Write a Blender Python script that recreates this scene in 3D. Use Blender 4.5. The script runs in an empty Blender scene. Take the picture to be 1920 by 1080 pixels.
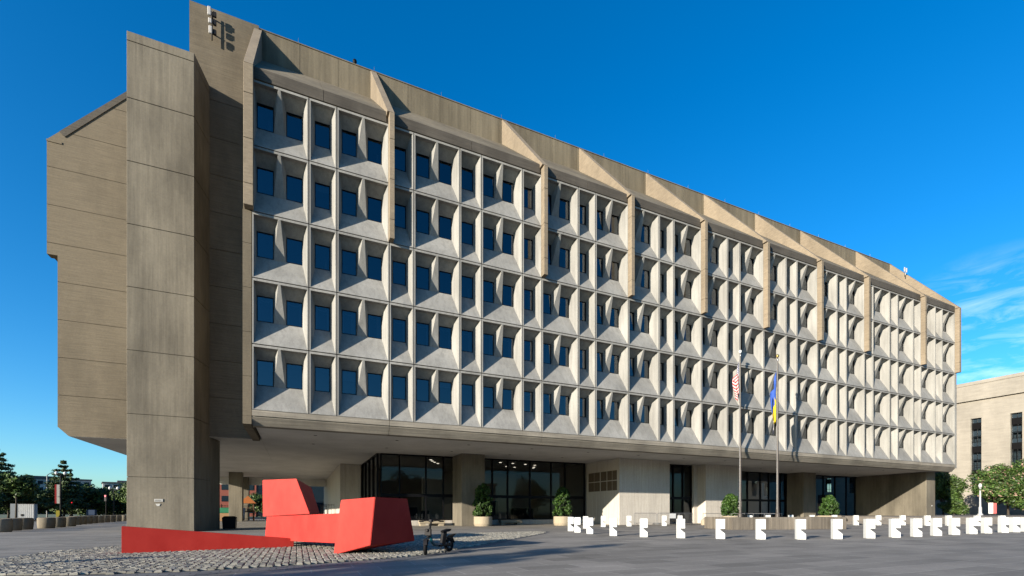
import bpy, bmesh, math, random
import numpy as np
from mathutils import Vector, Matrix
R = math.radians
random.seed(7)
rng = np.random.default_rng(7)
scene = bpy.context.scene
col = scene.collection

# ------------------------------------------------------------------ camera, sky, sun, exposure
cd = bpy.data.cameras.new("camera")
cam = bpy.data.objects.new("camera", cd)
col.objects.link(cam)
cam.location = (2.45, -29.74, 1.20)
cam.rotation_euler = (R(90), 0, -0.4260)
cd.sensor_width = 36
cd.lens = 36 * 886.1 / 1920
cd.shift_y = (959.7 - 540) / 1920
cd.clip_start = 0.1
cd.clip_end = 6000
scene.camera = cam

SUN_EL, SUN_AZ = 13.5, 24.0            # elevation; azimuth of the shadows from +X towards +Y
to_sun = Vector((-math.cos(R(SUN_AZ)) * math.cos(R(SUN_EL)), -math.sin(R(SUN_AZ)) * math.cos(R(SUN_EL)), math.sin(R(SUN_EL))))
sd = bpy.data.lights.new("sun", 'SUN')
sd.energy = 5.0
sd.angle = R(0.5)
sd.color = (1.0, 0.90, 0.75)
sun = bpy.data.objects.new("sun", sd)
col.objects.link(sun)
sun.rotation_euler = to_sun.to_track_quat('Z', 'Y').to_euler()

world = bpy.data.worlds.new("World")
scene.world = world
world.use_nodes = True
wn, wl = world.node_tree.nodes, world.node_tree.links
wn.clear()
out = wn.new('ShaderNodeOutputWorld')
bg = wn.new('ShaderNodeBackground')
sky = wn.new('ShaderNodeTexSky')
sky.sky_type = 'NISHITA'
sky.sun_disc = False
sky.sun_elevation = R(SUN_EL)
sky.sun_rotation = math.atan2(to_sun.x, to_sun.y)
sky.air_density = 1.0
sky.dust_density = 0.6
sky.ozone_density = 4.0
bg.inputs['Strength'].default_value = 0.090
hs = wn.new('ShaderNodeHueSaturation')
hs.inputs['Saturation'].default_value = 1.28
wl.new(sky.outputs[0], hs.inputs['Color'])
# thin cirrus low in the east, part of the sky itself
tc = wn.new('ShaderNodeTexCoord')
mp = wn.new('ShaderNodeMapping')
mp.inputs['Rotation'].default_value = (0, 0, R(20))
mp.inputs['Scale'].default_value = (7.0, 7.0, 26.0)
nz = wn.new('ShaderNodeTexNoise')
nz.inputs['Scale'].default_value = 1.7
nz.inputs['Detail'].default_value = 9
nz.inputs['Roughness'].default_value = 0.62
nz.inputs['Distortion'].default_value = 0.6
wl.new(tc.outputs['Generated'], mp.inputs[0])
wl.new(mp.outputs[0], nz.inputs['Vector'])
rp = wn.new('ShaderNodeValToRGB')
rp.color_ramp.elements[0].position = 0.46
rp.color_ramp.elements[1].position = 0.92
wl.new(nz.outputs['Fac'], rp.inputs[0])
dotn = wn.new('ShaderNodeVectorMath'); dotn.operation = 'DOT_PRODUCT'
cdir = Vector((math.sin(R(70)) * math.cos(R(12.5)), math.cos(R(70)) * math.cos(R(12.5)), math.sin(R(12.5))))
dotn.inputs[1].default_value = cdir
wl.new(tc.outputs['Generated'], dotn.inputs[0])
mr = wn.new('ShaderNodeMapRange')
mr.inputs['From Min'].default_value = 0.987
mr.inputs['From Max'].default_value = 0.998
wl.new(dotn.outputs['Value'], mr.inputs['Value'])
mul = wn.new('ShaderNodeMath'); mul.operation = 'MULTIPLY'
wl.new(rp.outputs[0], mul.inputs[0]); wl.new(mr.outputs[0], mul.inputs[1])
mul2 = wn.new('ShaderNodeMath'); mul2.operation = 'MULTIPLY'; mul2.inputs[1].default_value = 0.38
wl.new(mul.outputs[0], mul2.inputs[0])
mx = wn.new('ShaderNodeMixRGB')
mx.inputs[2].default_value = (8.0, 8.2, 8.6, 1)
wl.new(mul2.outputs[0], mx.inputs[0]); tn = wn.new('ShaderNodeMixRGB'); tn.blend_type = 'MULTIPLY'; tn.inputs[0].default_value = 1.0
tn.inputs[2].default_value = (0.82, 1.02, 1.06, 1)
wl.new(hs.outputs[0], tn.inputs[1]); wl.new(tn.outputs[0], mx.inputs[1])
wl.new(mx.outputs[0], bg.inputs['Color'])
wl.new(bg.outputs[0], out.inputs[0])

scene.view_settings.view_transform = 'Standard'
scene.view_settings.look = 'None'
scene.view_settings.gamma = 1.0
scene.view_settings.use_curve_mapping = False
scene.view_settings.exposure = 1.45

# ------------------------------------------------------------------ helpers
def tag(o, label=None, cat=None, group=None, kind=None):
    if label: o['label'] = label
    if cat: o['category'] = cat
    if group: o['group'] = group
    if kind: o['kind'] = kind
    return o

def empty(name, label, cat, loc=(0, 0, 0), rz=0.0, group=None):
    o = bpy.data.objects.new(name, None)
    col.objects.link(o)
    o.location = loc
    o.rotation_euler = (0, 0, rz)
    o.empty_display_size = 0.2
    return tag(o, label, cat, group)

class MB:
    def __init__(s):
        s.v, s.f, s.m, s.uv = [], [], [], None
    def poly(s, pts, m=0):
        i = len(s.v); s.v += [tuple(p) for p in pts]; s.f.append(tuple(range(i, i + len(pts)))); s.m.append(m)
        return s
    def box(s, x0, x1, y0, y1, z0, z1, m=0):
        i = len(s.v)
        s.v += [(x0, y0, z0), (x1, y0, z0), (x1, y1, z0), (x0, y1, z0), (x0, y0, z1), (x1, y0, z1), (x1, y1, z1), (x0, y1, z1)]
        for f in ((0, 3, 2, 1), (4, 5, 6, 7), (0, 1, 5, 4), (1, 2, 6, 5), (2, 3, 7, 6), (3, 0, 4, 7)):
            s.f.append(tuple(i + k for k in f)); s.m.append(m)
        return s
    def hexa(s, b, t, m=0):
        """bottom ring and top ring, same length"""
        n = len(b); i = len(s.v)
        s.v += [tuple(p) for p in b] + [tuple(p) for p in t]
        s.f.append(tuple(i + k for k in reversed(range(n)))); s.m.append(m)
        s.f.append(tuple(i + n + k for k in range(n))); s.m.append(m)
        for k in range(n):
            k2 = (k + 1) % n
            s.f.append((i + k, i + k2, i + n + k2, i + n + k)); s.m.append(m)
        return s
    def prism_x(s, yz, x0, x1, m=0):
        return s.hexa([(x0, y, z) for y, z in yz], [(x1, y, z) for y, z in yz], m)
    def prism_y(s, xz, y0, y1, m=0):
        return s.hexa([(x, y0, z) for x, z in xz], [(x, y1, z) for x, z in xz], m)
    def prism_z(s, xy, z0, z1, m=0):
        return s.hexa([(x, y, z0) for x, y in xy], [(x, y, z1) for x, y in xy], m)
    def tube(s, p0, p1, r0, r1=None, n=12, m=0):
        r1 = r0 if r1 is None else r1
        p0, p1 = Vector(p0), Vector(p1)
        d = (p1 - p0).normalized()
        a = d.orthogonal().normalized(); b = d.cross(a)
        ring = lambda p, r: [p + (a * math.cos(2 * math.pi * k / n) + b * math.sin(2 * math.pi * k / n)) * r for k in range(n)]
        return s.hexa(ring(p0, r0), ring(p1, r1), m)
    def path(s, pts, r, n=10, m=0):
        pts = [Vector(p) for p in pts]
        rs = r if isinstance(r, (list, tuple)) else [r] * len(pts)
        i0 = len(s.v)
        a = None
        for k, p in enumerate(pts):
            d = (pts[min(k + 1, len(pts) - 1)] - pts[max(k - 1, 0)]).normalized()
            if a is None: a = d.orthogonal().normalized()
            else: a = (a - d * a.dot(d)).normalized()
            b = d.cross(a)
            s.v += [tuple(p + (a * math.cos(2 * math.pi * j / n) + b * math.sin(2 * math.pi * j / n)) * rs[k]) for j in range(n)]
        for k in range(len(pts) - 1):
            for j in range(n):
                j2 = (j + 1) % n
                s.f.append((i0 + k * n + j, i0 + k * n + j2, i0 + (k + 1) * n + j2, i0 + (k + 1) * n + j)); s.m.append(m)
        s.f.append(tuple(i0 + j for j in reversed(range(n)))); s.m.append(m)
        e = i0 + (len(pts) - 1) * n
        s.f.append(tuple(e + j for j in range(n))); s.m.append(m)
        return s
    def lathe(s, c, prof, n=24, m=0):
        i0 = len(s.v)
        for r, z in prof:
            for j in range(n):
                t = 2 * math.pi * j / n
                s.v.append((c[0] + r * math.cos(t), c[1] + r * math.sin(t), c[2] + z))
        for k in range(len(prof) - 1):
            for j in range(n):
                j2 = (j + 1) % n
                s.f.append((i0 + k * n + j, i0 + k * n + j2, i0 + (k + 1) * n + j2, i0 + (k + 1) * n + j)); s.m.append(m)
        s.f.append(tuple(i0 + j for j in reversed(range(n)))); s.m.append(m)
        e = i0 + (len(prof) - 1) * n
        s.f.append(tuple(e + j for j in range(n))); s.m.append(m)
        return s
    def torus(s, c, ax, R_, r, n=28, k=10, m=0):
        ax = Vector(ax).normalized(); a = ax.orthogonal().normalized(); b = ax.cross(a); c = Vector(c); i0 = len(s.v)
        for i in range(n):
            t = 2 * math.pi * i / n; d = a * math.cos(t) + b * math.sin(t)
            for j in range(k):
                u = 2 * math.pi * j / k
                s.v.append(tuple(c + d * (R_ + r * math.cos(u)) + ax * (r * math.sin(u))))
        for i in range(n):
            for j in range(k):
                i2, j2 = (i + 1) % n, (j + 1) % k
                s.f.append((i0 + i * k + j, i0 + i2 * k + j, i0 + i2 * k + j2, i0 + i * k + j2)); s.m.append(m)
        return s
    def xform(s, M, start=0):
        s.v = s.v[:start] + [tuple(M @ Vector(p)) for p in s.v[start:]]
        return s
    def mesh(s, name, mats):
        me = bpy.data.meshes.new(name)
        me.from_pydata(s.v, [], s.f)
        for mt in (mats if isinstance(mats, (list, tuple)) else [mats]): me.materials.append(mt)
        if any(s.m): me.polygons.foreach_set('material_index', s.m)
        me.update()
        return me
    def build(s, name, mats, parent=None, fix=True, smooth=False, bevel=0.0):
        me = s.mesh(name, mats)
        if fix:
            bm = bmesh.new(); bm.from_mesh(me)
            bmesh.ops.recalc_face_normals(bm, faces=bm.faces)
            if bevel:
                es = [e for e in bm.edges if len(e.link_faces) == 2 and e.calc_face_angle(0) > 0.5]
                bmesh.ops.bevel(bm, geom=es, offset=bevel, segments=1, affect='EDGES', clamp_overlap=True)
            bm.to_mesh(me); bm.free()
        if smooth:
            me.polygons.foreach_set('use_smooth', [True] * len(me.polygons))
        o = bpy.data.objects.new(name, me)
        col.objects.link(o)
        if parent: o.parent = parent
        return o

def hull(name, pts, mat, parent=None, bevel=0.0):
    me = bpy.data.meshes.new(name)
    bm = bmesh.new()
    for p in pts: bm.verts.new(p)
    bmesh.ops.convex_hull(bm, input=bm.verts)
    bmesh.ops.dissolve_limit(bm, angle_limit=R(2), verts=bm.verts, edges=bm.edges)
    bmesh.ops.recalc_face_normals(bm, faces=bm.faces)
    if bevel:
        bmesh.ops.bevel(bm, geom=list(bm.edges), offset=bevel, segments=2, affect='EDGES')
    bm.to_mesh(me); bm.free()
    me.materials.append(mat)
    o = bpy.data.objects.new(name, me)
    col.objects.link(o)
    if parent: o.parent = parent
    return o

def copy_tree(o, parent=None):
    c = o.copy(); col.objects.link(c); c.parent = parent
    for ch in [x for x in bpy.data.objects if x.parent == o]:
        copy_tree(ch, c)
    return c

# ------------------------------------------------------------------ materials
ALB = .50
class NT:
    def __init__(s, name):
        s.mat = bpy.data.materials.new(name); s.mat.use_nodes = True
        s.n, s.l = s.mat.node_tree.nodes, s.mat.node_tree.links
        s.b = s.n['Principled BSDF']
        s.tc = s.n.new('ShaderNodeTexCoord')
    def map(s, scale, rot=(0, 0, 0), src='Object'):
        m = s.n.new('ShaderNodeMapping'); m.inputs['Scale'].default_value = scale; m.inputs['Rotation'].default_value = rot
        s.l.new(s.tc.outputs[src], m.inputs[0]); return m.outputs[0]
    def noise(s, vec, scale=1, detail=4, rough=.55, dist=0):
        n = s.n.new('ShaderNodeTexNoise'); n.inputs['Scale'].default_value = scale; n.inputs['Detail'].default_value = detail
        n.inputs['Roughness'].default_value = rough; n.inputs['Distortion'].default_value = dist
        if vec is not None: s.l.new(vec, n.inputs['Vector'])
        return n.outputs['Fac']
    def ramp(s, fac, stops):
        r = s.n.new('ShaderNodeValToRGB'); e = r.color_ramp.elements
        while len(e) < len(stops): e.new(.5)
        for k, (p, c) in enumerate(stops):
            e[k].position = p; e[k].color = (c[0], c[1], c[2], 1) if isinstance(c, (tuple, list)) else (c, c, c, 1)
        s.l.new(fac, r.inputs[0]); return r.outputs[0]
    def mix(s, a, b, fac=1.0, mode='MULTIPLY'):
        m = s.n.new('ShaderNodeMixRGB'); m.blend_type = mode
        for k, v in ((0, fac), (1, a), (2, b)):
            if hasattr(v, 'is_output'): s.l.new(v, m.inputs[k])
            elif k == 0: m.inputs[0].default_value = v
            else: m.inputs[k].default_value = (v[0], v[1], v[2], 1)
        return m.outputs[0]
    def bump(s, h, strength=.3, dist=.02):
        b = s.n.new('ShaderNodeBump'); b.inputs['Strength'].default_value = strength; b.inputs['Distance'].default_value = dist
        s.l.new(h, b.inputs['Height']); s.l.new(b.outputs[0], s.b.inputs['Normal'])
    def base(s, c):
        if hasattr(c, 'is_output'): s.l.new(c, s.b.inputs['Base Color'])
        else: s.b.inputs['Base Color'].default_value = (c[0], c[1], c[2], 1)
    def set(s, **k):
        for a, v in k.items(): s.b.inputs[a.replace('_', ' ')].default_value = v
        return s.mat

def plain(name, c, rough=.6, metal=0.0, var=.12, scale=6.0):
    c = tuple(v * ALB for v in c)
    t = NT(name)
    n = t.noise(t.map((1, 1, 1)), scale, 4)
    t.base(t.mix(c, t.ramp(n, [(.3, 1 - var), (.7, 1 + 0 * var)])))
    return t.set(Roughness=rough, Metallic=metal, Specular_IOR_Level=.12 if max(c) < .03 else .4)

def concrete(name, c, grain, grain_amt=.25, stain=.35, bump=.25, rough=.85, stain_scale=.35, fine=.86, streak=0):
    c = tuple(v * ALB for v in c)
    """grain: scale vector of the stretched form-board noise"""
    t = NT(name)
    g = t.noise(t.map(grain), 1.0, 3, .6)
    s1 = t.noise(t.map((1, 1, .35)), stain_scale, 5, .6)
    s2 = t.noise(t.map((1, 1, 1)), 9, 5, .7)
    k = t.mix(c, t.ramp(g, [(.3, 1 - grain_amt), (.7, 1.06)]))
    k = t.mix(k, t.ramp(s1, [(.32, 1 - stain), (.62, 1.03)]))
    k = t.mix(k, t.ramp(s2, [(.25, fine), (.75, 1.06)]))
    if streak:
        v1 = t.noise(t.map((4.5, 4.5, .22)), 1, 4, .7); k = t.mix(k, t.ramp(v1, [(.34, 1 - streak), (.56, 1.0)]))
        v2 = t.noise(t.map((.33, 1, .27)), 1, 1, .5); k = t.mix(k, t.ramp(v2, [(.3, .84), (.7, 1.06)]))
    t.base(k)
    hh = t.mix(g, s2, .3, 'MIX')
    t.bump(hh, bump, .03)
    return t.set(Roughness=rough, Specular_IOR_Level=.25)

M = {}
M['ribbed'] = concrete('ribbed_beige_concrete', (.275, .228, .162), (.7, .7, 24), .24, .36, .4)
M['ribdark'] = concrete('weathered_ribbed_concrete', (.165, .145, .12), (.5, .5, 20), .4, .4, .5)
M['board'] = concrete('board_formed_concrete', (.30, .265, .205), (6.5, 6.5, .25), .16, .46, .4, .85, .45)
M['attic'] = concrete('attic_concrete', (.295, .25, .175), (3.0, 3.0, .15), .28, .38, .3)
M['precast'] = concrete('light_precast_concrete', (.50, .49, .46), (40, 40, 40), .20, .18, .12, .85, .6, .90, .20)
M['fin'] = concrete('fin_concrete', (.40, .325, .235), (2, 2, 9), .2, .25, .3)
M['soffit'] = concrete('soffit_plaster', (1.0, .97, .92), (.6, .6, .6), .10, .12, .05, .8)
M['stone'] = concrete('travertine_cladding', (.80, .74, .655), (6, 6, .3), .16, .12, .1, .6)
M['planterwall'] = concrete('stained_planter_concrete', (.36, .31, .25), (4, 4, .12), .5, .55, .4)
M['pot'] = concrete('planter_pot_concrete', (.55, .46, .33), (2, 2, 2), .1, .12, .15)
M['drum'] = concrete('concrete_drum', (.34, .29, .215), (3, 3, .6), .2, .3, .2)
M['limestone'] = concrete('limestone', (.47, .43, .365), (.5, .5, 3.0), .12, .2, .15)
M['step'] = concrete('granite_steps', (.30, .27, .24), (2, 2, 2), .15, .2, .1)
M['white'] = plain('white_painted_concrete', (.92, .94, .93), .7, 0, .16, 3)
M['black'] = plain('black_metal', (.012, .012, .014), .45, .3)
M['bronze'] = plain('dark_window_metal', (.018, .018, .02), .4, .5)
M['steel'] = plain('galvanised_steel', (.42, .42, .43), .4, .8)
M['polemetal'] = plain('flagpole_metal', (.11, .095, .085), .5, .3, .2)
M['band'] = concrete('ribbed_band_concrete', (.50, .45, .37), (.3, .3, 13), .4, .35, .4)
M['rubber'] = plain('rubber', (.012, .012, .013), .8)
M['teal'] = plain('teal_scooter_paint', (.006, .11, .15), .3)
M['greyplastic'] = plain('grey_plastic', (.03, .028, .03), .5)
M['gold'] = plain('gilded_ball', (.65, .48, .16), .3, .8)
M['interior'] = plain('interior_wall', (.16, .15, .14), .9)
M['lobbywall'] = plain('lobby_wall', (.75, .68, .58), .7)
M['lobbyfloor'] = plain('lobby_floor', (.40, .38, .35), .3)
M['curtain'] = plain('curtain_cloth', (.50, .47, .42), .9)
M['bark'] = plain('bark', (.09, .07, .05), .9, 0, .4)
M['soil'] = plain('soil', (.05, .035, .025), .95)
M['asphalt'] = plain('asphalt', (.06, .06, .062), .9, 0, .25, 2.0)
M['whitebox'] = plain('white_enamel', (.62, .64, .66), .5)
M['brick'] = plain('red_brick', (.32, .09, .06), .9)
M['glassdark'] = plain('dark_office_glass', (.02, .035, .05), .1)
M['orange'] = plain('orange_roof_plastic', (.50, .17, .05), .6)
M['wood'] = plain('brown_timber', (.22, .12, .07), .8)
M['green'] = plain('green_plastic', (.02, .22, .11), .5)
M['bluebin'] = plain('blue_plastic', (.02, .05, .12), .5)
M['card'] = plain('tan_cardboard', (.45, .26, .13), .8)
M['signwhite'] = plain('white_sign_face', (.75, .74, .70), .5)
M['signred'] = plain('red_sign_face', (.5, .03, .03), .5)
M['signyellow'] = plain('yellow_sign_face', (.6, .5, .05), .5)
M['palewall'] = plain('pale_wall', (.55, .56, .57), .8)
M['roofdark'] = plain('dark_roof', (.12, .12, .13), .8)
M['antenna'] = plain('antenna_plastic', (.62, .60, .58), .5)
M['olive'] = plain('olive_vent_mesh', (.17, .125, .085), .7)

def emit(name, c, s):
    m = bpy.data.materials.new(name); m.use_nodes = True
    b = m.node_tree.nodes['Principled BSDF']
    b.inputs['Base Color'].default_value = (*c, 1)
    b.inputs['Emission Color'].default_value = (*c, 1); b.inputs['Emission Strength'].default_value = s
    return m
M['lit'] = emit('lit_downlight', (1, .93, .8), 1.0)
M['redlamp'] = emit('red_signal_lamp', (1, .03, .05), 1.6)
M['globe'] = plain('lamp_globe', (.85, .86, .86), .3)

def glass(name, tint, ior, trans):
    m = bpy.data.materials.new(name); m.use_nodes = True
    n, l = m.node_tree.nodes, m.node_tree.links
    n.clear()
    o = n.new('ShaderNodeOutputMaterial'); g = n.new('ShaderNodeBsdfGlossy'); t = n.new('ShaderNodeBsdfTransparent')
    g.inputs['Roughness'].default_value = .015; g.inputs['Color'].default_value = (.86, .93, 1, 1)
    t.inputs['Color'].default_value = (*tint, 1)
    f = n.new('ShaderNodeFresnel'); f.inputs['IOR'].default_value = ior
    mx = n.new('ShaderNodeMixShader')
    tcn = n.new('ShaderNodeTexCoord'); nn = n.new('ShaderNodeTexNoise'); nn.inputs['Scale'].default_value = .9; nn.inputs['Detail'].default_value = 1
    bp = n.new('ShaderNodeBump'); bp.inputs['Strength'].default_value = .03; bp.inputs['Distance'].default_value = .05
    l.new(tcn.outputs['Object'], nn.inputs['Vector']); l.new(nn.outputs['Fac'], bp.inputs['Height']); l.new(bp.outputs[0], g.inputs['Normal'])
    l.new(f.outputs[0], mx.inputs[0]); l.new(t.outputs[0], mx.inputs[1]); l.new(g.outputs[0], mx.inputs[2]); l.new(mx.outputs[0], o.inputs[0])
    return m
M['pane'] = glass('office_window_glass', (.30, .38, .46), 1.95, 1)
M['lobbyglass'] = glass('lobby_glass', (.50, .50, .48), 1.38, 1)

# red sculpture paint
t = NT('red_sculpture_paint')
n = t.noise(t.map((1, 1, .6)), 1.3, 6, .65)
t.base(t.ramp(n, [(.35, (.31, .022, .017)), (.65, (.37, .033, .025))]))
M['redpaint'] = t.set(Roughness=.5, Specular_IOR_Level=.12)

def leafmat(name, stops):
    t = NT(name)
    g = t.n.new('ShaderNodeNewGeometry')
    c = t.ramp(g.outputs['Random Per Island'], stops)
    n = t.noise(t.map((1, 1, 1)), .8, 2)
    t.base(t.mix(c, t.ramp(n, [(.35, .6), (.65, 1.1)])))
    return t.set(Roughness=.55, Specular_IOR_Level=.3)
M['topiary'] = leafmat('topiary_leaves', [(0, (.010, .029, .004)), (.6, (.024, .06, .009)), (1, (.057, .107, .018))])
M['leaf'] = leafmat('street_tree_leaves', [(0, (.018, .039, .009)), (.6, (.04, .075, .015)), (1, (.08, .12, .026))])
M['needle'] = leafmat('conifer_needles', [(0, (.018, .039, .011)), (.6, (.04, .068, .018)), (1, (.07, .10, .03))])
M['flowerleaf'] = leafmat('flowering_leaves', [(0, (.018, .043, .008)), (.55, (.043, .08, .015)), (.92, (.07, .11, .022)), (.94, (.26, .17, .13)), (1, (.31, .2, .16))])

# paving: large rectangular granite pavers
def paving(name, c1, c2, cm, sx, sy, bumpd=.004, rot=0.0):
    t = NT(name)
    v = t.map((1, 1, 1), (0, 0, rot))
    b = t.n.new('ShaderNodeTexBrick')
    t.l.new(v, b.inputs['Vector'])
    b.inputs['Scale'].default_value = 1; b.inputs['Brick Width'].default_value = sx; b.inputs['Row Height'].default_value = sy
    b.inputs['Mortar Size'].default_value = .011; b.inputs['Mortar Smooth'].default_value = .2; b.offset = .37
    b.inputs['Color1'].default_value = (*c1, 1); b.inputs['Color2'].default_value = (*c2, 1); b.inputs['Mortar'].default_value = (*cm, 1)
    n1 = t.noise(t.map((1, 1, 1)), .25, 5, .6); n2 = t.noise(t.map((1, 1, 1)), 14, 4, .7)
    n3 = t.noise(t.map((.5, 2.5, 1)), .8, 4, .6)
    k = t.mix(b.outputs['Color'], t.ramp(n1, [(.3, .78), (.7, 1.1)]))
    k = t.mix(k, t.ramp(n2, [(.3, .86), (.7, 1.1)]))
    k = t.mix(k, t.ramp(n3, [(.3, .86), (.7, 1.06)]))
    n4 = t.noise(t.map((1, 1, 1)), 1.7, 6, .75); k = t.mix(k, t.ramp(n4, [(.62, 1.0), (.72, .80)]))
    t.base(k)
    t.bump(b.outputs['Fac'], -.35, bumpd)
    return t.set(Roughness=.8, Specular_IOR_Level=.16)
M['paving'] = paving('plaza_granite_paving', (.230, .212, .188), (.158, .147, .131), (.32, .30, .27), 1.35, .68)
M['edging'] = paving('cobble_edging_paving', (.14, .14, .14), (.10, .10, .105), (.04, .04, .04), .34, .22, .006)
t = NT('cobble_granite')
g = t.n.new('ShaderNodeNewGeometry')
c = t.ramp(g.outputs['Random Per Island'], [(0, (.115, .108, .09)), (.6, (.185, .174, .146)), (1, (.25, .237, .20))])
t.base(t.mix(c, t.ramp(t.noise(t.map((1, 1, 1)), 30, 3), [(.3, .75), (.7, 1.1)])))
M['cobble'] = t.set(Roughness=.7)
M['mortar'] = plain('dark_mortar', (.07, .068, .066), .95)
t = NT('grass_ground')
t.base(t.ramp(t.noise(t.map((1, 1, 1)), .2, 6), [(.3, (.035, .05, .018)), (.7, (.06, .08, .03))]))
M['grass'] = t.set(Roughness=.95)

# ------------------------------------------------------------------ ground
def sheet(name, pts, z, mat, kind='structure'):
    o = MB().poly([(x, y, z) for x, y in pts]).build(name, mat)
    return tag(o, kind=kind)
sheet('ground', [(-3000, -3000), (3000, -3000), (3000, 3000), (-3000, 3000)], -.012, M['grass'])
sheet('road', [(-60, 60), (220, 60), (220, 78), (-200, 78), (-200, 60)], -.006, M['asphalt'])
sheet('side_street', [(-40, -300), (-26, -300), (-26, 60), (-40, 60)], -.007, M['asphalt'])
plaza = MB()
plaza.poly([(-25, -75, 0), (140, -75, 0), (140, 59, 0), (-25, 59, 0)])
tag(plaza.build('plaza', M['paving']), kind='structure')

def spline(pts, n=8):
    P = [Vector((*p, 0)) for p in pts]; o = []
    for i in range(len(P)):
        p0, p1, p2, p3 = P[i - 1], P[i], P[(i + 1) % len(P)], P[(i + 2) % len(P)]
        for k in range(n):
            u = k / n
            q = .5 * ((2 * p1) + (p2 - p0) * u + (2 * p0 - 5 * p1 + 4 * p2 - p3) * u * u + (3 * p1 - p0 - 3 * p2 + p3) * u ** 3)
            o.append((q.x, q.y))
    return o
cob = spline([(-4.3, -14.3), (-3.7, -16.6), (-2.3, -17.9), (0.2, -18.4), (3.2, -17.9), (5.4, -16.9), (7.2, -15.2), (10.8, -11.1), (15.6, -5.4), (13.4, -4.8), (8, -6), (3, -6.6), (-2.0, -7.8), (-3.5, -10), (-4.1, -12)])
cobc = Vector((4, -11.5, 0))
edge = [(x + (x - cobc.x) * .06, y + (y - cobc.y) * .11) for x, y in cob]
sheet('cobble_edging', edge, .004, M['edging'])
sheet('mortar_bed', cob, .008, M['mortar'])

def inside(x, y, poly):
    c = False
    j = len(poly) - 1
    for i in range(len(poly)):
        xi, yi = poly[i]; xj, yj = poly[j]
        if (yi > y) != (yj > y) and x < (xj - xi) * (y - yi) / (yj - yi) + xi: c = not c
        j = i
    return c
cb = MB()
PX, PY = .150, .128
ix = 0
x = -5.0
while x < 16.5:
    y = -19.2 + (ix % 2) * PY * .5 + random.uniform(-.02, .02)
    while y < -4.5:
        if inside(x, y, cob):
            a, b = PX * .5 - .010 - random.random() * .007, PY * .5 - .007 - random.random() * .006
            h = .040 + random.random() * .014
            cx, cy = x + random.uniform(-.008, .008), y + random.uniform(-.008, .008)
            rz = random.uniform(-.08, .08); ca, sa = math.cos(rz), math.sin(rz)
            tx, ty = random.uniform(-.009, .009), random.uniform(-.009, .009)
            def q(u, v, z): return (cx + u * ca - v * sa, cy + u * sa + v * ca, z)
            i = len(cb.v)
            for (k, z) in ((1, .006), (1, h - .016), (.74, h)):
                for su, sv in ((-1, -1), (1, -1), (1, 1), (-1, 1)):
                    cb.v.append(q(su * a * k, sv * b * k, z + (su * tx + sv * ty if z > .01 else 0)))
            for r0 in (0, 4):
                for k in range(4):
                    k2 = (k + 1) % 4
                    cb.f.append((i + r0 + k, i + r0 + k2, i + r0 + 4 + k2, i + r0 + 4 + k)); cb.m.append(0)
            cb.f.append((i + 8, i + 9, i + 10, i + 11)); cb.m.append(0)
        y += PY
    x += PX; ix += 1
o = cb.build('cobblestones', M['cobble'], fix=False)
tag(o, kind='stuff', label='grey granite cobblestones paved under the red sculpture', cat='cobblestones')

# ------------------------------------------------------------------ the office building
A, H, Z0, D = 1.524, 3.666, 6.85, 0.80      # window module, storey height, lowest panel edge, window recess
NC = 49
ZT = Z0 + 5 * H                              # 25.18 top of the panels
SOF = 6.12
bays = [5, 7, 5, 5, 5, 5, 5, 7, 5]
pat = {5: [2, 1, 2], 7: [1, 2, 1, 2, 1]}
fincols = [0]
panels = []
c = 0
for b in bays:
    for w in pat[b]:
        panels.append((c, w)); c += w
    fincols.append(c)
def colx(c): return c * A + (.14 if c == 0 else -.25 if c == NC else 0)

hq = empty('office_building', 'long brutalist concrete office block with deep hooded window grid and blank end tower', 'building')

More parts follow.
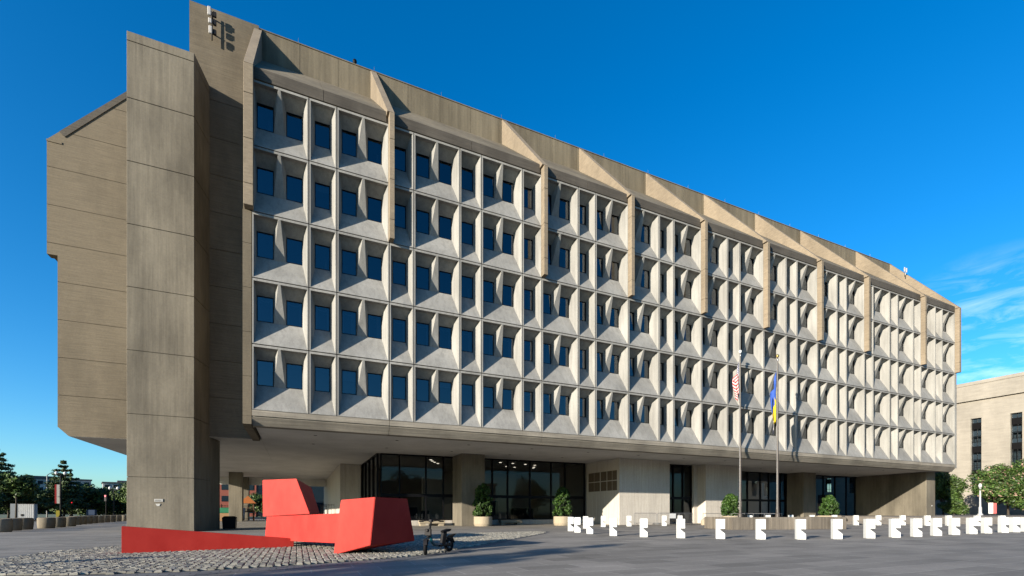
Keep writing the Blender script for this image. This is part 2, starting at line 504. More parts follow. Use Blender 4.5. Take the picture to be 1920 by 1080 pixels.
# precast window grid
fg = MB()
wins = []
wx = {1: [(.335, 1.19)], 2: [(.33, 1.20), (1.85, 2.72)]}
for r in range(5):
    zb = Z0 + r * H
    for c, w in panels:
        X0, X1 = colx(c), colx(c + w)
        g = .027
        ox0, ox1, oz0, oz1 = X0 + g, X1 - g, zb + g, zb + H - g
        x0, x1, z0, z1 = ox0 + .062, ox1 - .062, oz0 + .015, oz1 - .125
        off = c * A
        W = [(off + a, off + b) for a, b in wx[w]]
        wb, wt = zb + 1.56, zb + 3.03
        # front ring
        fg.poly([(ox0, 0, oz0), (ox1, 0, oz0), (x1, 0, z0), (x0, 0, z0)])
        fg.poly([(x0, 0, z1), (x1, 0, z1), (ox1, 0, oz1), (ox0, 0, oz1)])
        fg.poly([(ox0, 0, oz0), (x0, 0, z0), (x0, 0, z1), (ox0, 0, oz1)])
        fg.poly([(x1, 0, z0), (ox1, 0, oz0), (ox1, 0, oz1), (x1, 0, z1)])
        # sides of the joint
        for p, q_ in (((ox0, oz0), (ox1, oz0)), ((ox1, oz0), (ox1, oz1)), ((ox1, oz1), (ox0, oz1)), ((ox0, oz1), (ox0, oz0))):
            fg.poly([(p[0], 0, p[1]), (p[0], .12, p[1]), (q_[0], .12, q_[1]), (q_[0], 0, q_[1])])
        # flat soffit behind the head ledge, then the sloped head
        yh = .24; kh = yh / D
        L0, R1 = W[0][0], W[-1][1]
        xl, xr = x0 + (L0 - x0) * kh, x1 + (R1 - x1) * kh
        fg.poly([(x0, 0, z0), (x1, 0, z0), (R1, D, wb), (L0, D, wb)])                        # sill
        fg.poly([(x0, 0, z0), (L0, D, wb), (L0, D, wt), (xl, yh, z1), (x0, 0, z1)])          # left jamb
        fg.poly([(x1, 0, z0), (x1, 0, z1), (xr, yh, z1), (R1, D, wt), (R1, D, wb)])          # right jamb
        if w == 1:
            fg.poly([(x0, 0, z1), (xl, yh, z1), (xr, yh, z1), (x1, 0, z1)])
            fg.poly([(xl, yh, z1), (L0, D, wt), (R1, D, wt), (xr, yh, z1)])
        else:
            xm = off + A
            a, b_ = xm - .07, xm + .05
            L, Rr = W[0][1], W[1][0]
            al, br = a + (L - a) * kh, b_ + (Rr - b_) * kh
            kf = .985
            fl, fr_, fz = a + (L - a) * kf, b_ + (Rr - b_) * kf * .8, z0 + (wb - z0) * kf
            fg.poly([(x0, 0, z1), (xl, yh, z1), (al, yh, z1), (a, 0, z1)])
            fg.poly([(b_, 0, z1), (br, yh, z1), (xr, yh, z1), (x1, 0, z1)])
            fg.poly([(xl, yh, z1), (L0, D, wt), (L, D, wt), (al, yh, z1)])
            fg.poly([(br, yh, z1), (Rr, D, wt), (R1, D, wt), (xr, yh, z1)])
            fg.poly([(a, 0, z1), (al, yh, z1), (L, D, wt), (L, D, wb), (fl, D * kf, fz)])
            fg.poly([(b_, 0, z1), (fr_, D * kf, fz), (Rr, D, wb), (Rr, D, wt), (br, yh, z1)])
            fg.poly([(a, 0, z1), (fl, D * kf, fz), (fr_, D * kf, fz), (b_, 0, z1)])
        for a, b_ in W: wins.append((r, a, b_, wb, wt))
fgo = fg.build('facade_grid', M['precast'], hq, fix=False)

# dark backing in the joints
bk = MB()
for r in range(6):
    z = Z0 + r * H
    bk.box(.1, colx(NC) - .02, .10, .16, z - .1, z + .1)
for c, w in panels:
    bk.box(colx(c) - .05 + (.07 if c == 0 else 0), colx(c) + .05, .102, .158, Z0 + .1, ZT - .1)
bk.build('joint_backing', M['bronze'], hq)

# rooms behind the windows
rm = MB()
rm.box(-.1, 74.3, 3.4, 3.5, Z0, ZT)
for r in range(6):
    z = Z0 + r * H
    rm.box(-.1, 74.3, .95, 3.39, z - .15 if r else z + .05, z + .15)
for c in range(0, 50, 5):
    for r in range(5):
        z = Z0 + r * H
        rm.box(max(c * A, .1) - .05, min(c * A, 74.2) + .05, 1.0, 3.38, z + .16, z + H - .16)
rm.build('room_interior', M['interior'], hq)

# windows: the hundred that show largest are parts of their own, the rest one mesh
camp = cam.location
def size(wi):
    r, a, b, z0, z1 = wi
    d = Vector(((a + b) / 2, 0, (z0 + z1) / 2)) - camp
    return d.y / d.length ** 3
order = sorted(range(len(wins)), key=lambda i: -size(wins[i]))
def frame_mb(mb, a, b, z0, z1):
    y0, y1, k = D + .003, D + .075, .045
    mb.box(a - .03, a + k, y0, y1, z0 - .03, z1 + .03); mb.box(b - k, b + .03, y0, y1, z0 - .03, z1 + .03)
    mb.box(a + k, b - k, y0, y1, z0 - .03, z0 + k); mb.box(a + k, b - k, y0, y1, z1 - k, z1 + .03)
def pane_mb(mb, a, b, z0, z1, m=0):
    k = .045
    mb.poly([(a + k, D + .045, z0 + k), (b - k, D + .045, z0 + k), (b - k, D + .045, z1 - k), (a + k, D + .045, z1 - k)], m)
def curtain_mb(mb, wi, m=0):
    r, a, b, z0, z1 = wi
    y = D + .22
    rr = random.random()
    def strip(xa, xb, za, zb_):
        n = 5
        for k in range(n):
            u0, u1 = k / n, (k + 1) / n
            mb.poly([(xa + (xb - xa) * u0, y + .03 * (k % 2), za), (xa + (xb - xa) * u1, y + .03 * ((k + 1) % 2), za), (xa + (xb - xa) * u1, y + .03 * ((k + 1) % 2), zb_), (xa + (xb - xa) * u0, y + .03 * (k % 2), zb_)], m)
    if r == 1 or (a > 16 and rr < .75):
        strip(a - .12, a + .16, z0 - .1, z1 + .1); strip(b - random.choice([.16, .3]), b + .12, z0 - .1, z1 + .1)
        n = 8                                   # scalloped valance
        for k in range(n):
            u0, u1 = k / n, (k + 1) / n
            s0, s1 = z1 - .10 - .16 * math.sin(math.pi * u0), z1 - .10 - .16 * math.sin(math.pi * u1)
            X = lambda u: a + (b - a) * u
            mb.poly([(X(u0), y - .03, s0), (X(u1), y - .03, s1), (X(u1), y - .03, s1 + .08), (X(u0), y - .03, s0 + .08)], m)
        return True
    if rr < .12:
        strip(a - .1, b + .1, z1 - random.choice([.35, .6, .9]), z1 + .1)
        return True
    if rr < .2:
        strip(b - .3, b - .16, z0 + .15, z0 + .75)
        return True
    return False
rest = MB()
for rank, i in enumerate(order):
    wi = wins[i]
    if rank < 100:
        f = MB(); frame_mb(f, *wi[1:]); fo = f.build('window', M['bronze'], hq)
        p = MB(); pane_mb(p, *wi[1:]); p.build('pane', M['pane'], fo, fix=False)
        k = MB()
        if curtain_mb(k, wi): k.build('curtain', M['curtain'], fo, fix=False)
    else:
        frame_mb(rest, *wi[1:]); n0 = len(rest.f)
        pane_mb(rest, *wi[1:], m=1); curtain_mb(rest, wi, m=2)
o = rest.build('window', [M['bronze'], M['pane'], M['curtain']], hq, fix=False)
tag(o, kind='stuff')

# fins over the two upper storeys, with joints, and the sloping roof ribs that continue them
FT = 25.585
ROOF, RY = 34.17, 6.8
sl = (ROOF - FT) / (RY + .39)
for k, c in enumerate(fincols):
    xa, xb = c * A - .06, c * A + .24
    if c == 0: xa, xb = -.22, .24
    if c == NC: xa, xb = 74.40, 74.82
    m = MB()
    zs = [Z0 + 3 * H + .04, Z0 + 3.33 * H, Z0 + 4 * H, Z0 + 4.67 * H, FT]
    for a, b in zip(zs[:-1], zs[1:]):
        m.box(xa, xb, -.45, .16 if c in (0, NC) else .03, a + .012, b - (.012 if b != FT else 0))
    m.box(xa + .02, xb - .02, -.42, 0.02, zs[0] + .03, FT - .03)
    m.build('fin', M['fin'], hq, bevel=.012)
    rb = MB()
    xl, xr = (c * A - .20, c * A + .24)
    if c == NC: xl, xr = 74.30, 74.82
    if c == 0: xl, xr = -.22, .24
    y0 = -.45
    yz = [(y0, FT + .003), (y0, FT + .02), (RY, ROOF + .03), (RY, 31.5), (.05, 25.2), (.05, FT + .003)]
    rb.prism_x(yz, xl, xr)
    rb.build('roof_rib', M['fin'], hq, bevel=.012)

# cornice: ribbed band over the windows, then the roof slope, then the attic wall
for k in range(len(fincols) - 1):
    xa, xb = fincols[k] * A + .24, fincols[k + 1] * A - .20
    if k == len(fincols) - 2: xb = 74.3
    xm = (xa + xb) / 2
    cn = MB()
    for a, b in ((xa, xm - .012), (xm + .012, xb)):
        cn.prism_x([(-.02, ZT + .012), (-.02, 25.86), (.05, 25.93), (6.75, 32.08), (6.75, 31.6), (.3, 25.3), (.12, ZT + .012)], a, b)
    co = cn.build('cornice', M['attic'], hq)
    bd = MB()
    for a, b in ((xa, xm - .012), (xm + .012, xb)): bd.box(a, b, -.045, -.0203, ZT + .02, 25.85)
    bd.build('cornice_band', M['ribdark'], co)
at = MB()
x = .06
while x < 74.5:
    w = 2.54
    x1 = min(x + w, 74.7)
    at.box(x + .012, x1 - .012, RY, RY + .35, 31.0, ROOF)
    x += w
at.box(.08, 74.6, RY + .03, RY + .3, 31.0, ROOF - .03)
at.box(-3.9, 74.7, RY - .04, RY + .42, ROOF + .004, ROOF + .07)
at.build('attic_wall', M['attic'], hq)

# lower edge of the grid: band, groove and chamfer
lb = MB()
edges = [.14] + [c * A for c in fincols[1:-1]] + [74.43]
for a, b in zip(edges[:-1], edges[1:]):
    lb.box(a + .012, b - .012, -.03, .6, 6.53, Z0 - .004)
    lb.box(a + .012, b - .012, .05, .6, 6.44, 6.53)
    lb.prism_x([(-.03, 6.44), (.30, 6.02), (.9, 6.02), (.9, 6.44)], a + .012, b - .012)
lb.box(.2, 74.3, .1, .5, 6.3, 6.8)
lb.build('lower_band', M['band'], hq)

yl_ = 10.2
sf = MB()
xs = [.25, 15, 30, 45, 60, 74.35]
sf.box(.25, 74.4, .9, 55, SOF, SOF + .3)
sf.box(-3.88, .2, 6.62, 55, SOF, SOF + .3)
sf.box(-11.1, -3.89, yl_ + .02, 55, SOF, SOF + .3)
sf.box(.2, .25, 6.62, 55, SOF + .02, SOF + .3)
sf.build('soffit', M['soffit'], hq)
for i in range(26):
    X = 3.5 + (i % 13) * 5.2; Y = 3.2 if i < 13 else 7.4
    d = MB().lathe((X, Y, SOF - .012), [(.03, .02), (.11, .01), (.11, 0), (.07, -.004)], 12)
    d.build('downlight', M['black'], hq)

# left end of the grid: strip, beam under it, side wall
st = MB()
zs = [6.5, 8.8 - .1, 11.15, 13.6, 16.04, Z0 + 3 * H + .02]
for a, b in zip(zs[:-1], zs[1:]): st.box(-.30, .13, .02, .5, a + .01, b - .01)
st.box(-.28, .11, .05, .5, 6.5, 18)
st.box(-.30, .13, .3, .6, 18, 25.2)
st.build('end_strip', M['ribbed'], hq)
eb = MB().prism_x([(.02, 6.5), (.02, 6.06), (.35, 5.95), (6.6, 6.0), (6.6, 6.5)], -.30, .13)
eb.build('edge_beam', M['ribbed'], hq)
ew = MB().prism_x([(.6, 6.5), (6.58, 6.5), (6.58, 31.5), (.6, 25.3)], -.28, .08)
ew.build('side_wall', M['ribbed'], hq)

# blank end wall beside the grid (stacked slabs with joints)
def slabs(name, x0, x1, y0, y1, zs, mat, g=.014, core=.05):
    m = MB()
    for a, b in zip(zs[:-1], zs[1:]): m.box(x0, x1, y0, y1, a + g, b - g)
    m.box(x0 + core, x1 - core, y0 + core, y1 - .02, zs[0] + .02, zs[-1] - .02)
    return m.build(name, mat, hq)
zj = [SOF - .01] + [8.72 + 2.437 * k for k in range(10)]
slabs('end_wall', -3.9, -.31, 6.6, 10.1, zj[:-1] + [ROOF + .05], M['ribbed'])
tw = MB(); tw.box(-.30, .05, 6.6, 7.2, 31.4, ROOF + .05); tw.build('end_wall_return', M['ribbed'], hq)
# blank gable wall further back to the left, following the roof slope
yl = 10.2
gz = [SOF] + [8.76 + 2.44 * k for k in range(9)]
def gx(z):
    """left outline of the gable wall at height z"""
    if z < 6.70: return -11.67 + (6.70 - z) * .97
    if z < 17.77: return -11.67
    if z < 25.12: return -12.2
    return -12.2 + (z - 25.12) / 1.10
gw = MB()
for a, b in zip(gz[:-1], gz[1:] ):
    a_, b_ = a + .014, b - .014
    brk = sorted({a_, b_} | {z for z in (6.70, 17.77, 25.12) if a_ < z < b_})
    for u, v in zip(brk[:-1], brk[1:]):
        gw.prism_y([(gx(u + 1e-4), u), (-3.92, u), (-3.92, v), (gx(v - 1e-4), v)], yl, yl + .6)
gw.prism_y([(gx(gz[-1] + .014), gz[-1] + .014), (-3.92, gz[-1] + .014), (-3.92, 33.9), (gx(33.9), 33.9)], yl, yl + .6)
gw.prism_y([(-11.0, SOF + .05), (-4, SOF + .05), (-4, 33.8), (-4.6, 33.0), (-11.4, 25.2), (-11.4, 7)], yl + .05, yl + .55)
gw.build('gable_wall', M['ribbed'], hq)
cp = MB().prism_y([(-11.58, 25.78), (-11.30, 25.52), (-3.92, 33.98), (-3.92, 34.28)], yl - .05, yl + .9)
cp.build('gable_coping', M['ribdark'], hq)
gl = MB().box(-12.21, -11.45, yl - .04, yl + .5, 25.0, 25.13)
gl.build('gable_ledge', M['ribbed'], hq)

# west flank, east flank, rear and roof closing the volume
core = MB()
core.prism_y([(-11.60, 6.7), (-11.1, 6.2), (-4.05, 6.2), (-4.05, 33.85), (-12.1, 25.0), (-12.1, 17.85), (-11.6, 17.85)], yl + .61, 54.9)
core.prism_y([(-4.0, 6.43), (74.30, 6.43), (74.85, 6.9), (74.85, 17.9), (75.2, 17.95), (75.2, 25.2), (73.6, 33.9), (-4.0, 33.9)], 10.12, 54.9)
core.build('rear_block', M['ribbed'], hq)
es = MB()
es.prism_x([(.17, 6.95), (10.1, 6.95), (10.1, 33.0), (7.2, 33.0), (.17, 25.3)], 74.45, 74.80)
es.prism_y([(74.0, 6.10), (74.45, 6.44), (74.80, 6.94), (74.0, 6.94)], .91, 10.1)
es.prism_x([(-.02, 18.2), (10.1, 18.2), (10.1, 33.9), (7, 33.9), (-.02, 25.55)], 74.83, 75.15)
es.build('east_flank', M['ribbed'], hq)
MB().box(74.435, 74.80, -.01, .16, 6.45, Z0 + 3 * H + .03).build('east_strip', M['precast'], hq)

# corner pylon of board-formed concrete, stacked lifts
py = MB()
pz = [0.0, 3.23, 6.9, 10.6, 14.27, 17.92, 21.57, 25.23, 28.55, 29.1]
ring = lambda k=0.0: [(-6.56 + k, 4.4 + k), (-3.27 - k, 4.4 + k), (-2.80 - k, 6.60), (-2.43 - k, 8.3), (-6.56 + k, 8.3)]
ringu = lambda k=0.0: [(-6.56 + k, 4.4 + k), (-3.27 - k, 4.4 + k), (-2.795 - k, 6.62), (-6.56 + k, 6.62)]
for a, b in zip(pz[:-1], pz[1:]):
    py.prism_z(ringu(), a + .016, b - .016)
py.prism_z(ringu(.04), .1, 29.05)
py.prism_z([(-6.56, 6.625), (-2.793, 6.625), (-2.43, 8.3), (-6.56, 8.3)], 0, 6.09)
py.prism_z([(-6.56, 6.64), (-4.0, 6.64), (-4.0, 10.18), (-6.56, 10.18)], SOF, 29.0)
pyo = py.build('corner_pylon', M['board'], hq, bevel=.015)
pl = MB(); pl.box(-5.25, -4.83, 4.362, 4.398, 1.80, 1.96)
pl.prism_y([(-5.19, 1.68), (-4.95, 1.68), (-5.0, 1.54), (-5.12, 1.54)], 4.372, 4.398)
plq = pl.build('plaque', M['signwhite'], pyo)
pq = MB()
for k in range(3): pq.box(-5.21, -4.87 - .05 * (k % 2), 4.358, 4.3615, 1.83 + .035 * k, 1.845 + .035 * k)
pq.build('plaque_lines', M['greyplastic'], pyo)

# rooftop details
an = MB()
for z in (33.4, 32.9, 32.35):
    pass
ao = None
am = MB().tube((-2.62, 6.35, 31.9), (-2.62, 6.35, 33.75), .04)
am.box(-2.66, -2.58, 6.3, 6.62, 33.5, 33.58); am.box(-2.66, -2.58, 6.3, 6.62, 32.5, 32.58)
ao = am.build('antenna_mast', M['greyplastic'], hq)
for z, h, dx in ((33.28, .62, -.14), (32.78, .36, -.10), (32.12, .55, -.08)):
    b = MB().box(-2.70 + dx, -2.50 + dx, 6.08, 6.2, z, z + h * .9); b.build('antenna_panel', M['antenna'], ao, bevel=.03)
for z in (33.35, 32.82, 32.2): MB().box(-2.55, -2.36, 6.15, 6.3, z, z + .32).build('antenna_radio', M['greyplastic'], ao, bevel=.02)
rr = MB()
for k in range(14):
    X = 2.5 + 5.2 * k
    rr.tube((X, RY + .1, ROOF + .07), (X, RY + .1, ROOF + .5), .018, .012, 6)
rr.build('lightning_rods', M['steel'], hq)
dm = MB().lathe((6.3, RY + .05, ROOF + .07), [(.1, 0), (.12, .1), (.16, .2), (.13, .32), (.04, .38)], 14)
dm.build('camera_dome', M['black'], hq)
sm = MB().tube((73.6, 4.7, 31.6), (73.6, 4.7, 32.6), .04)
for dx in (-.22, .22): sm.box(73.6 + dx - .07, 73.6 + dx + .07, 4.6, 4.7, 32.0, 32.55)
sm.build('roof_antenna', M['antenna'], hq)

# ------------------------------------------------------------------ ground floor under the block
def glazing(p0, p1, ts, z0, z1, transom=None, k=.055, thick=.12, name='glazed_wall'):
    """framed glass wall from p0 to p1 (plan points), mullions at distances ts"""
    p0, p1 = Vector((*p0, 0)), Vector((*p1, 0)); L = (p1 - p0).length; d = (p1 - p0) / L; nrm = Vector((d.y, -d.x, 0))
    ang = math.atan2(d.y, d.x)
    Mx = Matrix.Translation(p0) @ Matrix.Rotation(ang, 4, 'Z')
    f = MB()
    T = [0] + list(ts) + [L]
    for u in T:
        a = min(max(u - k, 0), L - 2 * k); f.box(a, a + 2 * k, -thick, thick * .4, z0 + .1, z1 - .11)
    for za, zb in [(z0, z0 + .098), (z1 - .108, z1)]: f.box(.001, L - .001, -thick * .98, thick * .39, za, zb)
    if transom:
        for a, b in zip(T[:-1], T[1:]): f.box(max(a, 0) + k * 1.01 + (k if a == 0 else 0), b - k * 1.01 - (k if b == L else 0), -thick * .96, thick * .38, transom - .13, transom + .13)
    f.xform(Mx)
    fo = f.build(name, M['black'], hq)
    for a, b in zip(T[:-1], T[1:]):
        zz = [z0 + .098] + ([transom] if transom else []) + [z1 - .1]
        for za, zb in zip(zz[:-1], zz[1:]):
            q = MB().poly([(a, 0, za), (b, 0, za), (b, 0, zb), (a, 0, zb)]).xform(Mx)
            q.build('pane', M['lobbyglass'], fo, fix=False)
    return fo
GT = 6.115
glazing((8.76, 10.9), (28.98, 10.9), [1.6, 3.88, 5.44, 6.9, 8.6, 10.11, 11.66, 13.99, 16.32, 17.87], .46, GT, 2.62)
glazing((8.6, 21.4), (8.6, 11.02), [2.6, 5.2, 7.8], .46, GT, None)
plh = MB(); plh.box(8.45, 14.98, 10.6, 11.1, 0, .455); plh.box(17.12, 28.98, 10.6, 11.1, 0, .455); plh.box(8.45, 8.75, 11.1, 21.4, 0, .455)
plh.build('plinth', M['stone'], hq, bevel=.02)
glazing((35.2, 8.0), (40.40, 8.0), [1.3, 2.7, 4.0], .02, GT, 2.62)
glazing((46.2, 11.0), (59.6, 11.0), [2.2, 4.4, 6.3, 8.57, 10.1, 12.2], .46, GT, 2.62)
glazing((62.0, 11.0), (74.6, 11.0), [2.5, 5.0, 7.5, 10.0], .46, GT, None)
MB().box(46.2, 74.6, 10.7, 11.2, 0, .455).build('plinth', M['stone'], hq, bevel=.02)

pr = MB(); pr.box(15.0, 17.1, 8.15, 10.7, 0, SOF - .004); pr.build('entrance_pier', M['board'], hq, bevel=.02)
def courses(name, x0, x1, y0, y1, n=7, vs=None):
    m = MB(); hh = (SOF - .004) / n; g = .006
    L = x1 - x0; nv = max(1, round(L / .95))
    for i in range(n):
        for j in range(nv):
            m.box(x0 + L * j / nv + g * .5, x0 + L * (j + 1) / nv - g * .5, y0, y0 + .05, i * hh + g, (i + 1) * hh - g)
    m.box(x0 + .004, x1 - .004, y0 + .012, y1, 0.002, SOF - .006)
    return m.build(name, M['stone'], hq)
courses('stone_wall', 29.2, 35.15, 5.5, 11.4)
courses('stone_wall', 40.9, 46.15, 6.5, 11.6)
MB().box(40.42, 40.9, 7.6, 11.6, 0, SOF - .006).build('stone_wall', M['stone'], hq)
MB().box(6.4, 8.45, 21.5, 54, 0, SOF - .004).build('stone_wall', M['stone'], hq, bevel=.02)
vg = MB()
gy = [10.3, 9.35, 8.35, 8.1, 7.2, 6.95, 6.05]
for (ya, yb) in ((9.55, 10.45), (8.55, 9.45), (7.45, 8.35), (6.6, 7.3), (5.85, 6.5)):
    for za, zb in ((3.2, 4.08), (4.16, 5.04)):
        vg.box(29.165, 29.21, ya, yb, za, zb)
        for q in range(6): vg.box(29.14, 29.164, ya + .03, yb - .03, za + .05 + q * .14, za + .10 + q * .14)
vg.build('vent_grille', M['olive'], hq)
# round column and the splayed board-formed wall at the far end
MB().prism_z([(59.6, 8.7), (62.0, 8.7), (62.0, 11.3), (59.6, 11.3)], 0, SOF - .004).build('entrance_pier', M['board'], hq, bevel=.03)
sw = MB(); sw.prism_z([(72.4, 1.9), (74.35, 1.9), (74.5, 11.3), (74.35, 11.3)], .3, SOF - .004)
sw.build('end_wall_pier', M['board'], hq, bevel=.02)
MB().tube((73.6, 1.86, 1.95), (73.6, 1.905, 1.95), .09).build('wall_lamp', M['antenna'], hq)
# lobby behind the glass
lb = MB()
lb.box(8.8, 74.5, 26, 26.2, .05, GT)
lb.box(29.2, 29.5, 11.5, 26, .05, GT); lb.box(45.5, 46.1, 11.7, 26, .05, GT)
lb.box(13.6, 18.5, 16.0, 16.4, .5, 4.6); lb.box(20.0, 27.0, 19.0, 19.3, .05, 5.0)
lb.box(50, 57, 18, 18.3, .05, 5)
lb.build('lobby_wall', M['lobbywall'], hq)
MB().box(8.8, 74.4, 11.2, 25.9, .004, .44).build('lobby_floor', M['lobbyfloor'], hq)
cs = MB(); cs.box(10.6, 12.4, 13.0, 13.8, .45, 1.6); cs.box(12.9, 13.6, 13.4, 13.9, .45, 1.3); cs.box(22.5, 25.0, 14.5, 15.2, .45, 1.55); cs.box(20.2, 21.2, 15, 15.4, .45, 2.3)
cs.build('lobby_desk', M['black'], hq, bevel=.03)
for i, (X, Y) in enumerate([(13.9, 14), (14.3, 15), (14.8, 16), (15.4, 17), (20.8, 13.5), (22.3, 13.8), (23.9, 14.2), (25.2, 14.6), (26.1, 16.5), (26.5, 17.5), (23.0, 17), (24.2, 17.5)]):
    MB().lathe((X, Y, SOF - .03), [(.02, .02), (.13, .015), (.13, 0)], 12).build('lobby_light', M['lit'], hq)

# columns and deep beams at the rear of the open ground floor
for X, Y in ((-5.25, 37.5), (-5.3, 46.5)):
    MB().box(X, X + 1.45, Y, Y + 1.6, 0, SOF - .004).build('rear_column', M['board'], hq, bevel=.02)
MB().box(-11.0, 6.35, 47.0, 47.9, 5.05, SOF - .004).build('rear_beam', M['soffit'], hq)

# ------------------------------------------------------------------ red steel sculpture
def fr(x, y, fw):
    """point seen at pixel-measured bearing; resolved once to metres"""
    f, cx, y0, yaw = 886.1, 960, 959.7, .426
    r, u = (x - cx) / f * fw, -(y - y0) / f * fw
    return (2.45 + r * math.cos(yaw) + fw * math.sin(yaw), -29.74 - r * math.sin(yaw) + fw * math.cos(yaw), 1.2 + u)
sc = empty('abstract_sculpture', 'large abstract sculpture of angular red steel blocks on the cobbles', 'sculpture', (3, -13, 0))
def shull(name, pts):
    o = hull(name, [(p[0] - 3, p[1] + 13, p[2]) for p in pts], M['redpaint'], sc, .012)
    return o
gl_, gr_ = (-2.02, -13.24), (2.34, -12.39)
nb = (-.08, .34)
shull('wedge_beam', [(*gl_, 0), (*gr_, 0), (*gl_, .80), (*gr_, .31), (gl_[0] + nb[0], gl_[1] + nb[1], 0), (gr_[0] + nb[0], gr_[1] + nb[1], 0), (gl_[0] + nb[0], gl_[1] + nb[1], .80), (gr_[0] + nb[0], gr_[1] + nb[1], .31)])
a1, a2 = fr(500, 969, 16.6), fr(641, 962, 14.3)
b1, b2 = fr(496, 1012, 16.6), fr(633, 1024, 14.3)
off = Vector((.55, .75, 0))
sh = lambda p, k=1.0, dz=0: (p[0] + off.x * k, p[1] + off.y * k, p[2] + dz)
a2b, b2b = fr(665, 961, 13.9), fr(660, 1020, 13.9)
CAM = Vector((2.45, -29.74, 1.2))
def planar(p, a, b, c):
    a, b, c, p = Vector(a), Vector(b), Vector(c), Vector(p)
    n_ = (b - a).cross(c - a); d = p - CAM
    return tuple(CAM + d * (n_.dot(a - CAM) / n_.dot(d)))
a1 = planar(a1, a2b, b2b, b1)
shull('cross_beam', [a1, a2b, b1, b2b, sh(a1), sh(a2b), sh(b1), sh(b2b)])
c1, c2, c3, c4 = fr(492, 900, 16.9), fr(556, 897.3, 16.2), fr(581, 963.3, 16.0), fr(492.7, 968.5, 16.75)
d2, d3 = fr(584, 914, 18.6), fr(600, 964, 18.2)
d1, d4 = fr(530, 912, 19.0), fr(535, 966, 18.6)
c1 = planar(c1, c2, c3, c4); d2 = planar(d2, c2, c3, d3)
shull('upper_block', [c1, c2, c3, c4, d1, d2, d3, d4])
A_, B_, C_, D_ = fr(639, 937.5, 14.0), fr(703, 932, 12.6), fr(694, 1022.5, 12.75), fr(625, 1040.5, 13.2)
E_, F_ = fr(764, 935, 13.9), fr(778, 1014, 14.0)
G_ = fr(700, 937, 15.3); I_ = fr(668, 1031, 14.9); I_ = (I_[0], I_[1], .02)
A_ = planar(A_, B_, C_, (D_[0], D_[1], 0.0)); E_ = planar(E_, B_, C_, F_)
shull('tilted_block', [A_, B_, C_, (D_[0], D_[1], 0.0), E_, F_, G_, I_])

# ------------------------------------------------------------------ scooter
def wheel(parent, x, r, name='wheel', rot=None, off=(0, 0, 0)):
    e = MB().torus((0, 0, 0), (0, 1, 0), r - .045, .045, 32, 10)
    w = e.build(name, M['rubber'], parent, smooth=True)
    w.location = (x + off[0], off[1], r + off[2])
    if rot: w.rotation_euler = (0, 0, rot)
    m = MB().torus((0, 0, 0), (0, 1, 0), r - .095, .012, 28, 8)
    m.tube((0, -.045, 0), (0, .045, 0), .045, .045, 14)
    for k in range(5):
        t = 2 * math.pi * k / 5
        m.tube((0.03 * math.cos(t), 0, .03 * math.sin(t)), ((r - .1) * math.cos(t), 0, (r - .1) * math.sin(t)), .013, .010, 6)
    m.build('rim', M['greyplastic'], w)
    return w
fwp, rwp = Vector((5.62, -17.01, 0)), Vector((6.60, -16.13, 0))
hd = math.atan2((fwp - rwp).y, (fwp - rwp).x)
sco = empty('electric_scooter', 'black and teal seated electric scooter parked on its kickstand beside the sculpture', 'scooter', ((fwp.x + rwp.x) / 2, (fwp.y + rwp.y) / 2, .012), hd)
wb = (fwp - rwp).length
xf, xr = wb / 2 - .02, -wb / 2 + .06
st_ = R(30)                                  # handlebar turned
wheel(sco, xr, .215)
wheel(sco, xf, .215, rot=st_)
fm = MB()
fm.path([(xf - .22, 0, .64), (xf - .25, 0, .5), (xf - .30, 0, .36), (xf - .42, 0, .27), (xf - .6, 0, .25), (xr + .25, 0, .26), (xr + .05, 0, .29)], [.032, .036, .042, .046, .048, .044, .03], 12)
fm.build('frame', M['teal'], sco, smooth=True)
lf = MB()
for s in (-1, 1): lf.path([(xr + .42, s * .07, .24), (xr + .2, s * .075, .22), (xr, s * .075, .215)], .018, 8)
lf.box(xr + .22, xr + .62, -.085, .085, .20, .245)
lf.build('rear_fork', M['black'], sco)
fk = MB()
cs_, sn_ = math.cos(st_), math.sin(st_)
for s in (-1, 1):
    fk.path([(xf + s * -.07 * -sn_, s * .07 * cs_, .215), (xf - .10 + s * .07 * sn_, s * .07 * cs_, .47), (xf - .16, 0, .52)], .017, 8)
fk.path([(xf - .15, 0, .48), (xf - .27, 0, .88), (xf - .28, 0, .93)], [.03, .024, .02], 10)
fk.build('front_fork', M['black'], sco)
ff = MB()
for k in range(8):
    t0, t1 = R(20 + 15 * k), R(20 + 15 * (k + 1)); r_ = .235
    P = lambda t, s: (xf + r_ * math.cos(t) * cs_ - s * .05 * sn_ * 1, r_ * math.cos(t) * sn_ + s * .05 * cs_, .215 + r_ * math.sin(t))
    ff.poly([P(t0, -1), P(t0, 1), P(t1, 1), P(t1, -1)])
ff.build('front_mudguard', M['greyplastic'], sco, fix=False)
rm_ = MB()
for k in range(8):
    t0, t1 = R(50 + 15 * k), R(50 + 15 * (k + 1)); r_ = .245
    P = lambda t, s: (xr + r_ * math.cos(t), s * .05, .215 + r_ * math.sin(t))
    rm_.poly([P(t0, -1), P(t0, 1), P(t1, 1), P(t1, -1)])
rm_.prism_y([(xr - .12, .43), (xr + .03, .47), (xr - .02, .49), (xr - .34, .53)], -.05, .05)
rm_.build('rear_mudguard', M['black'], sco, fix=False)
hb = MB()
hx, hz = xf - .28, .93
ux, uy = -sn_, cs_
hb.path([(hx - .13 * cs_ + ux * -.34, uy * -.34 - .13 * sn_, hz - .01), (hx - .04 + ux * -.15, uy * -.15, hz + .015), (hx, 0, hz), (hx - .04 + ux * .15, uy * .15, hz + .015), (hx - .13 * cs_ + ux * .34, uy * .34 - .13 * sn_, hz - .01)], .014, 8)
ho = hb.build('handlebar', M['black'], sco)
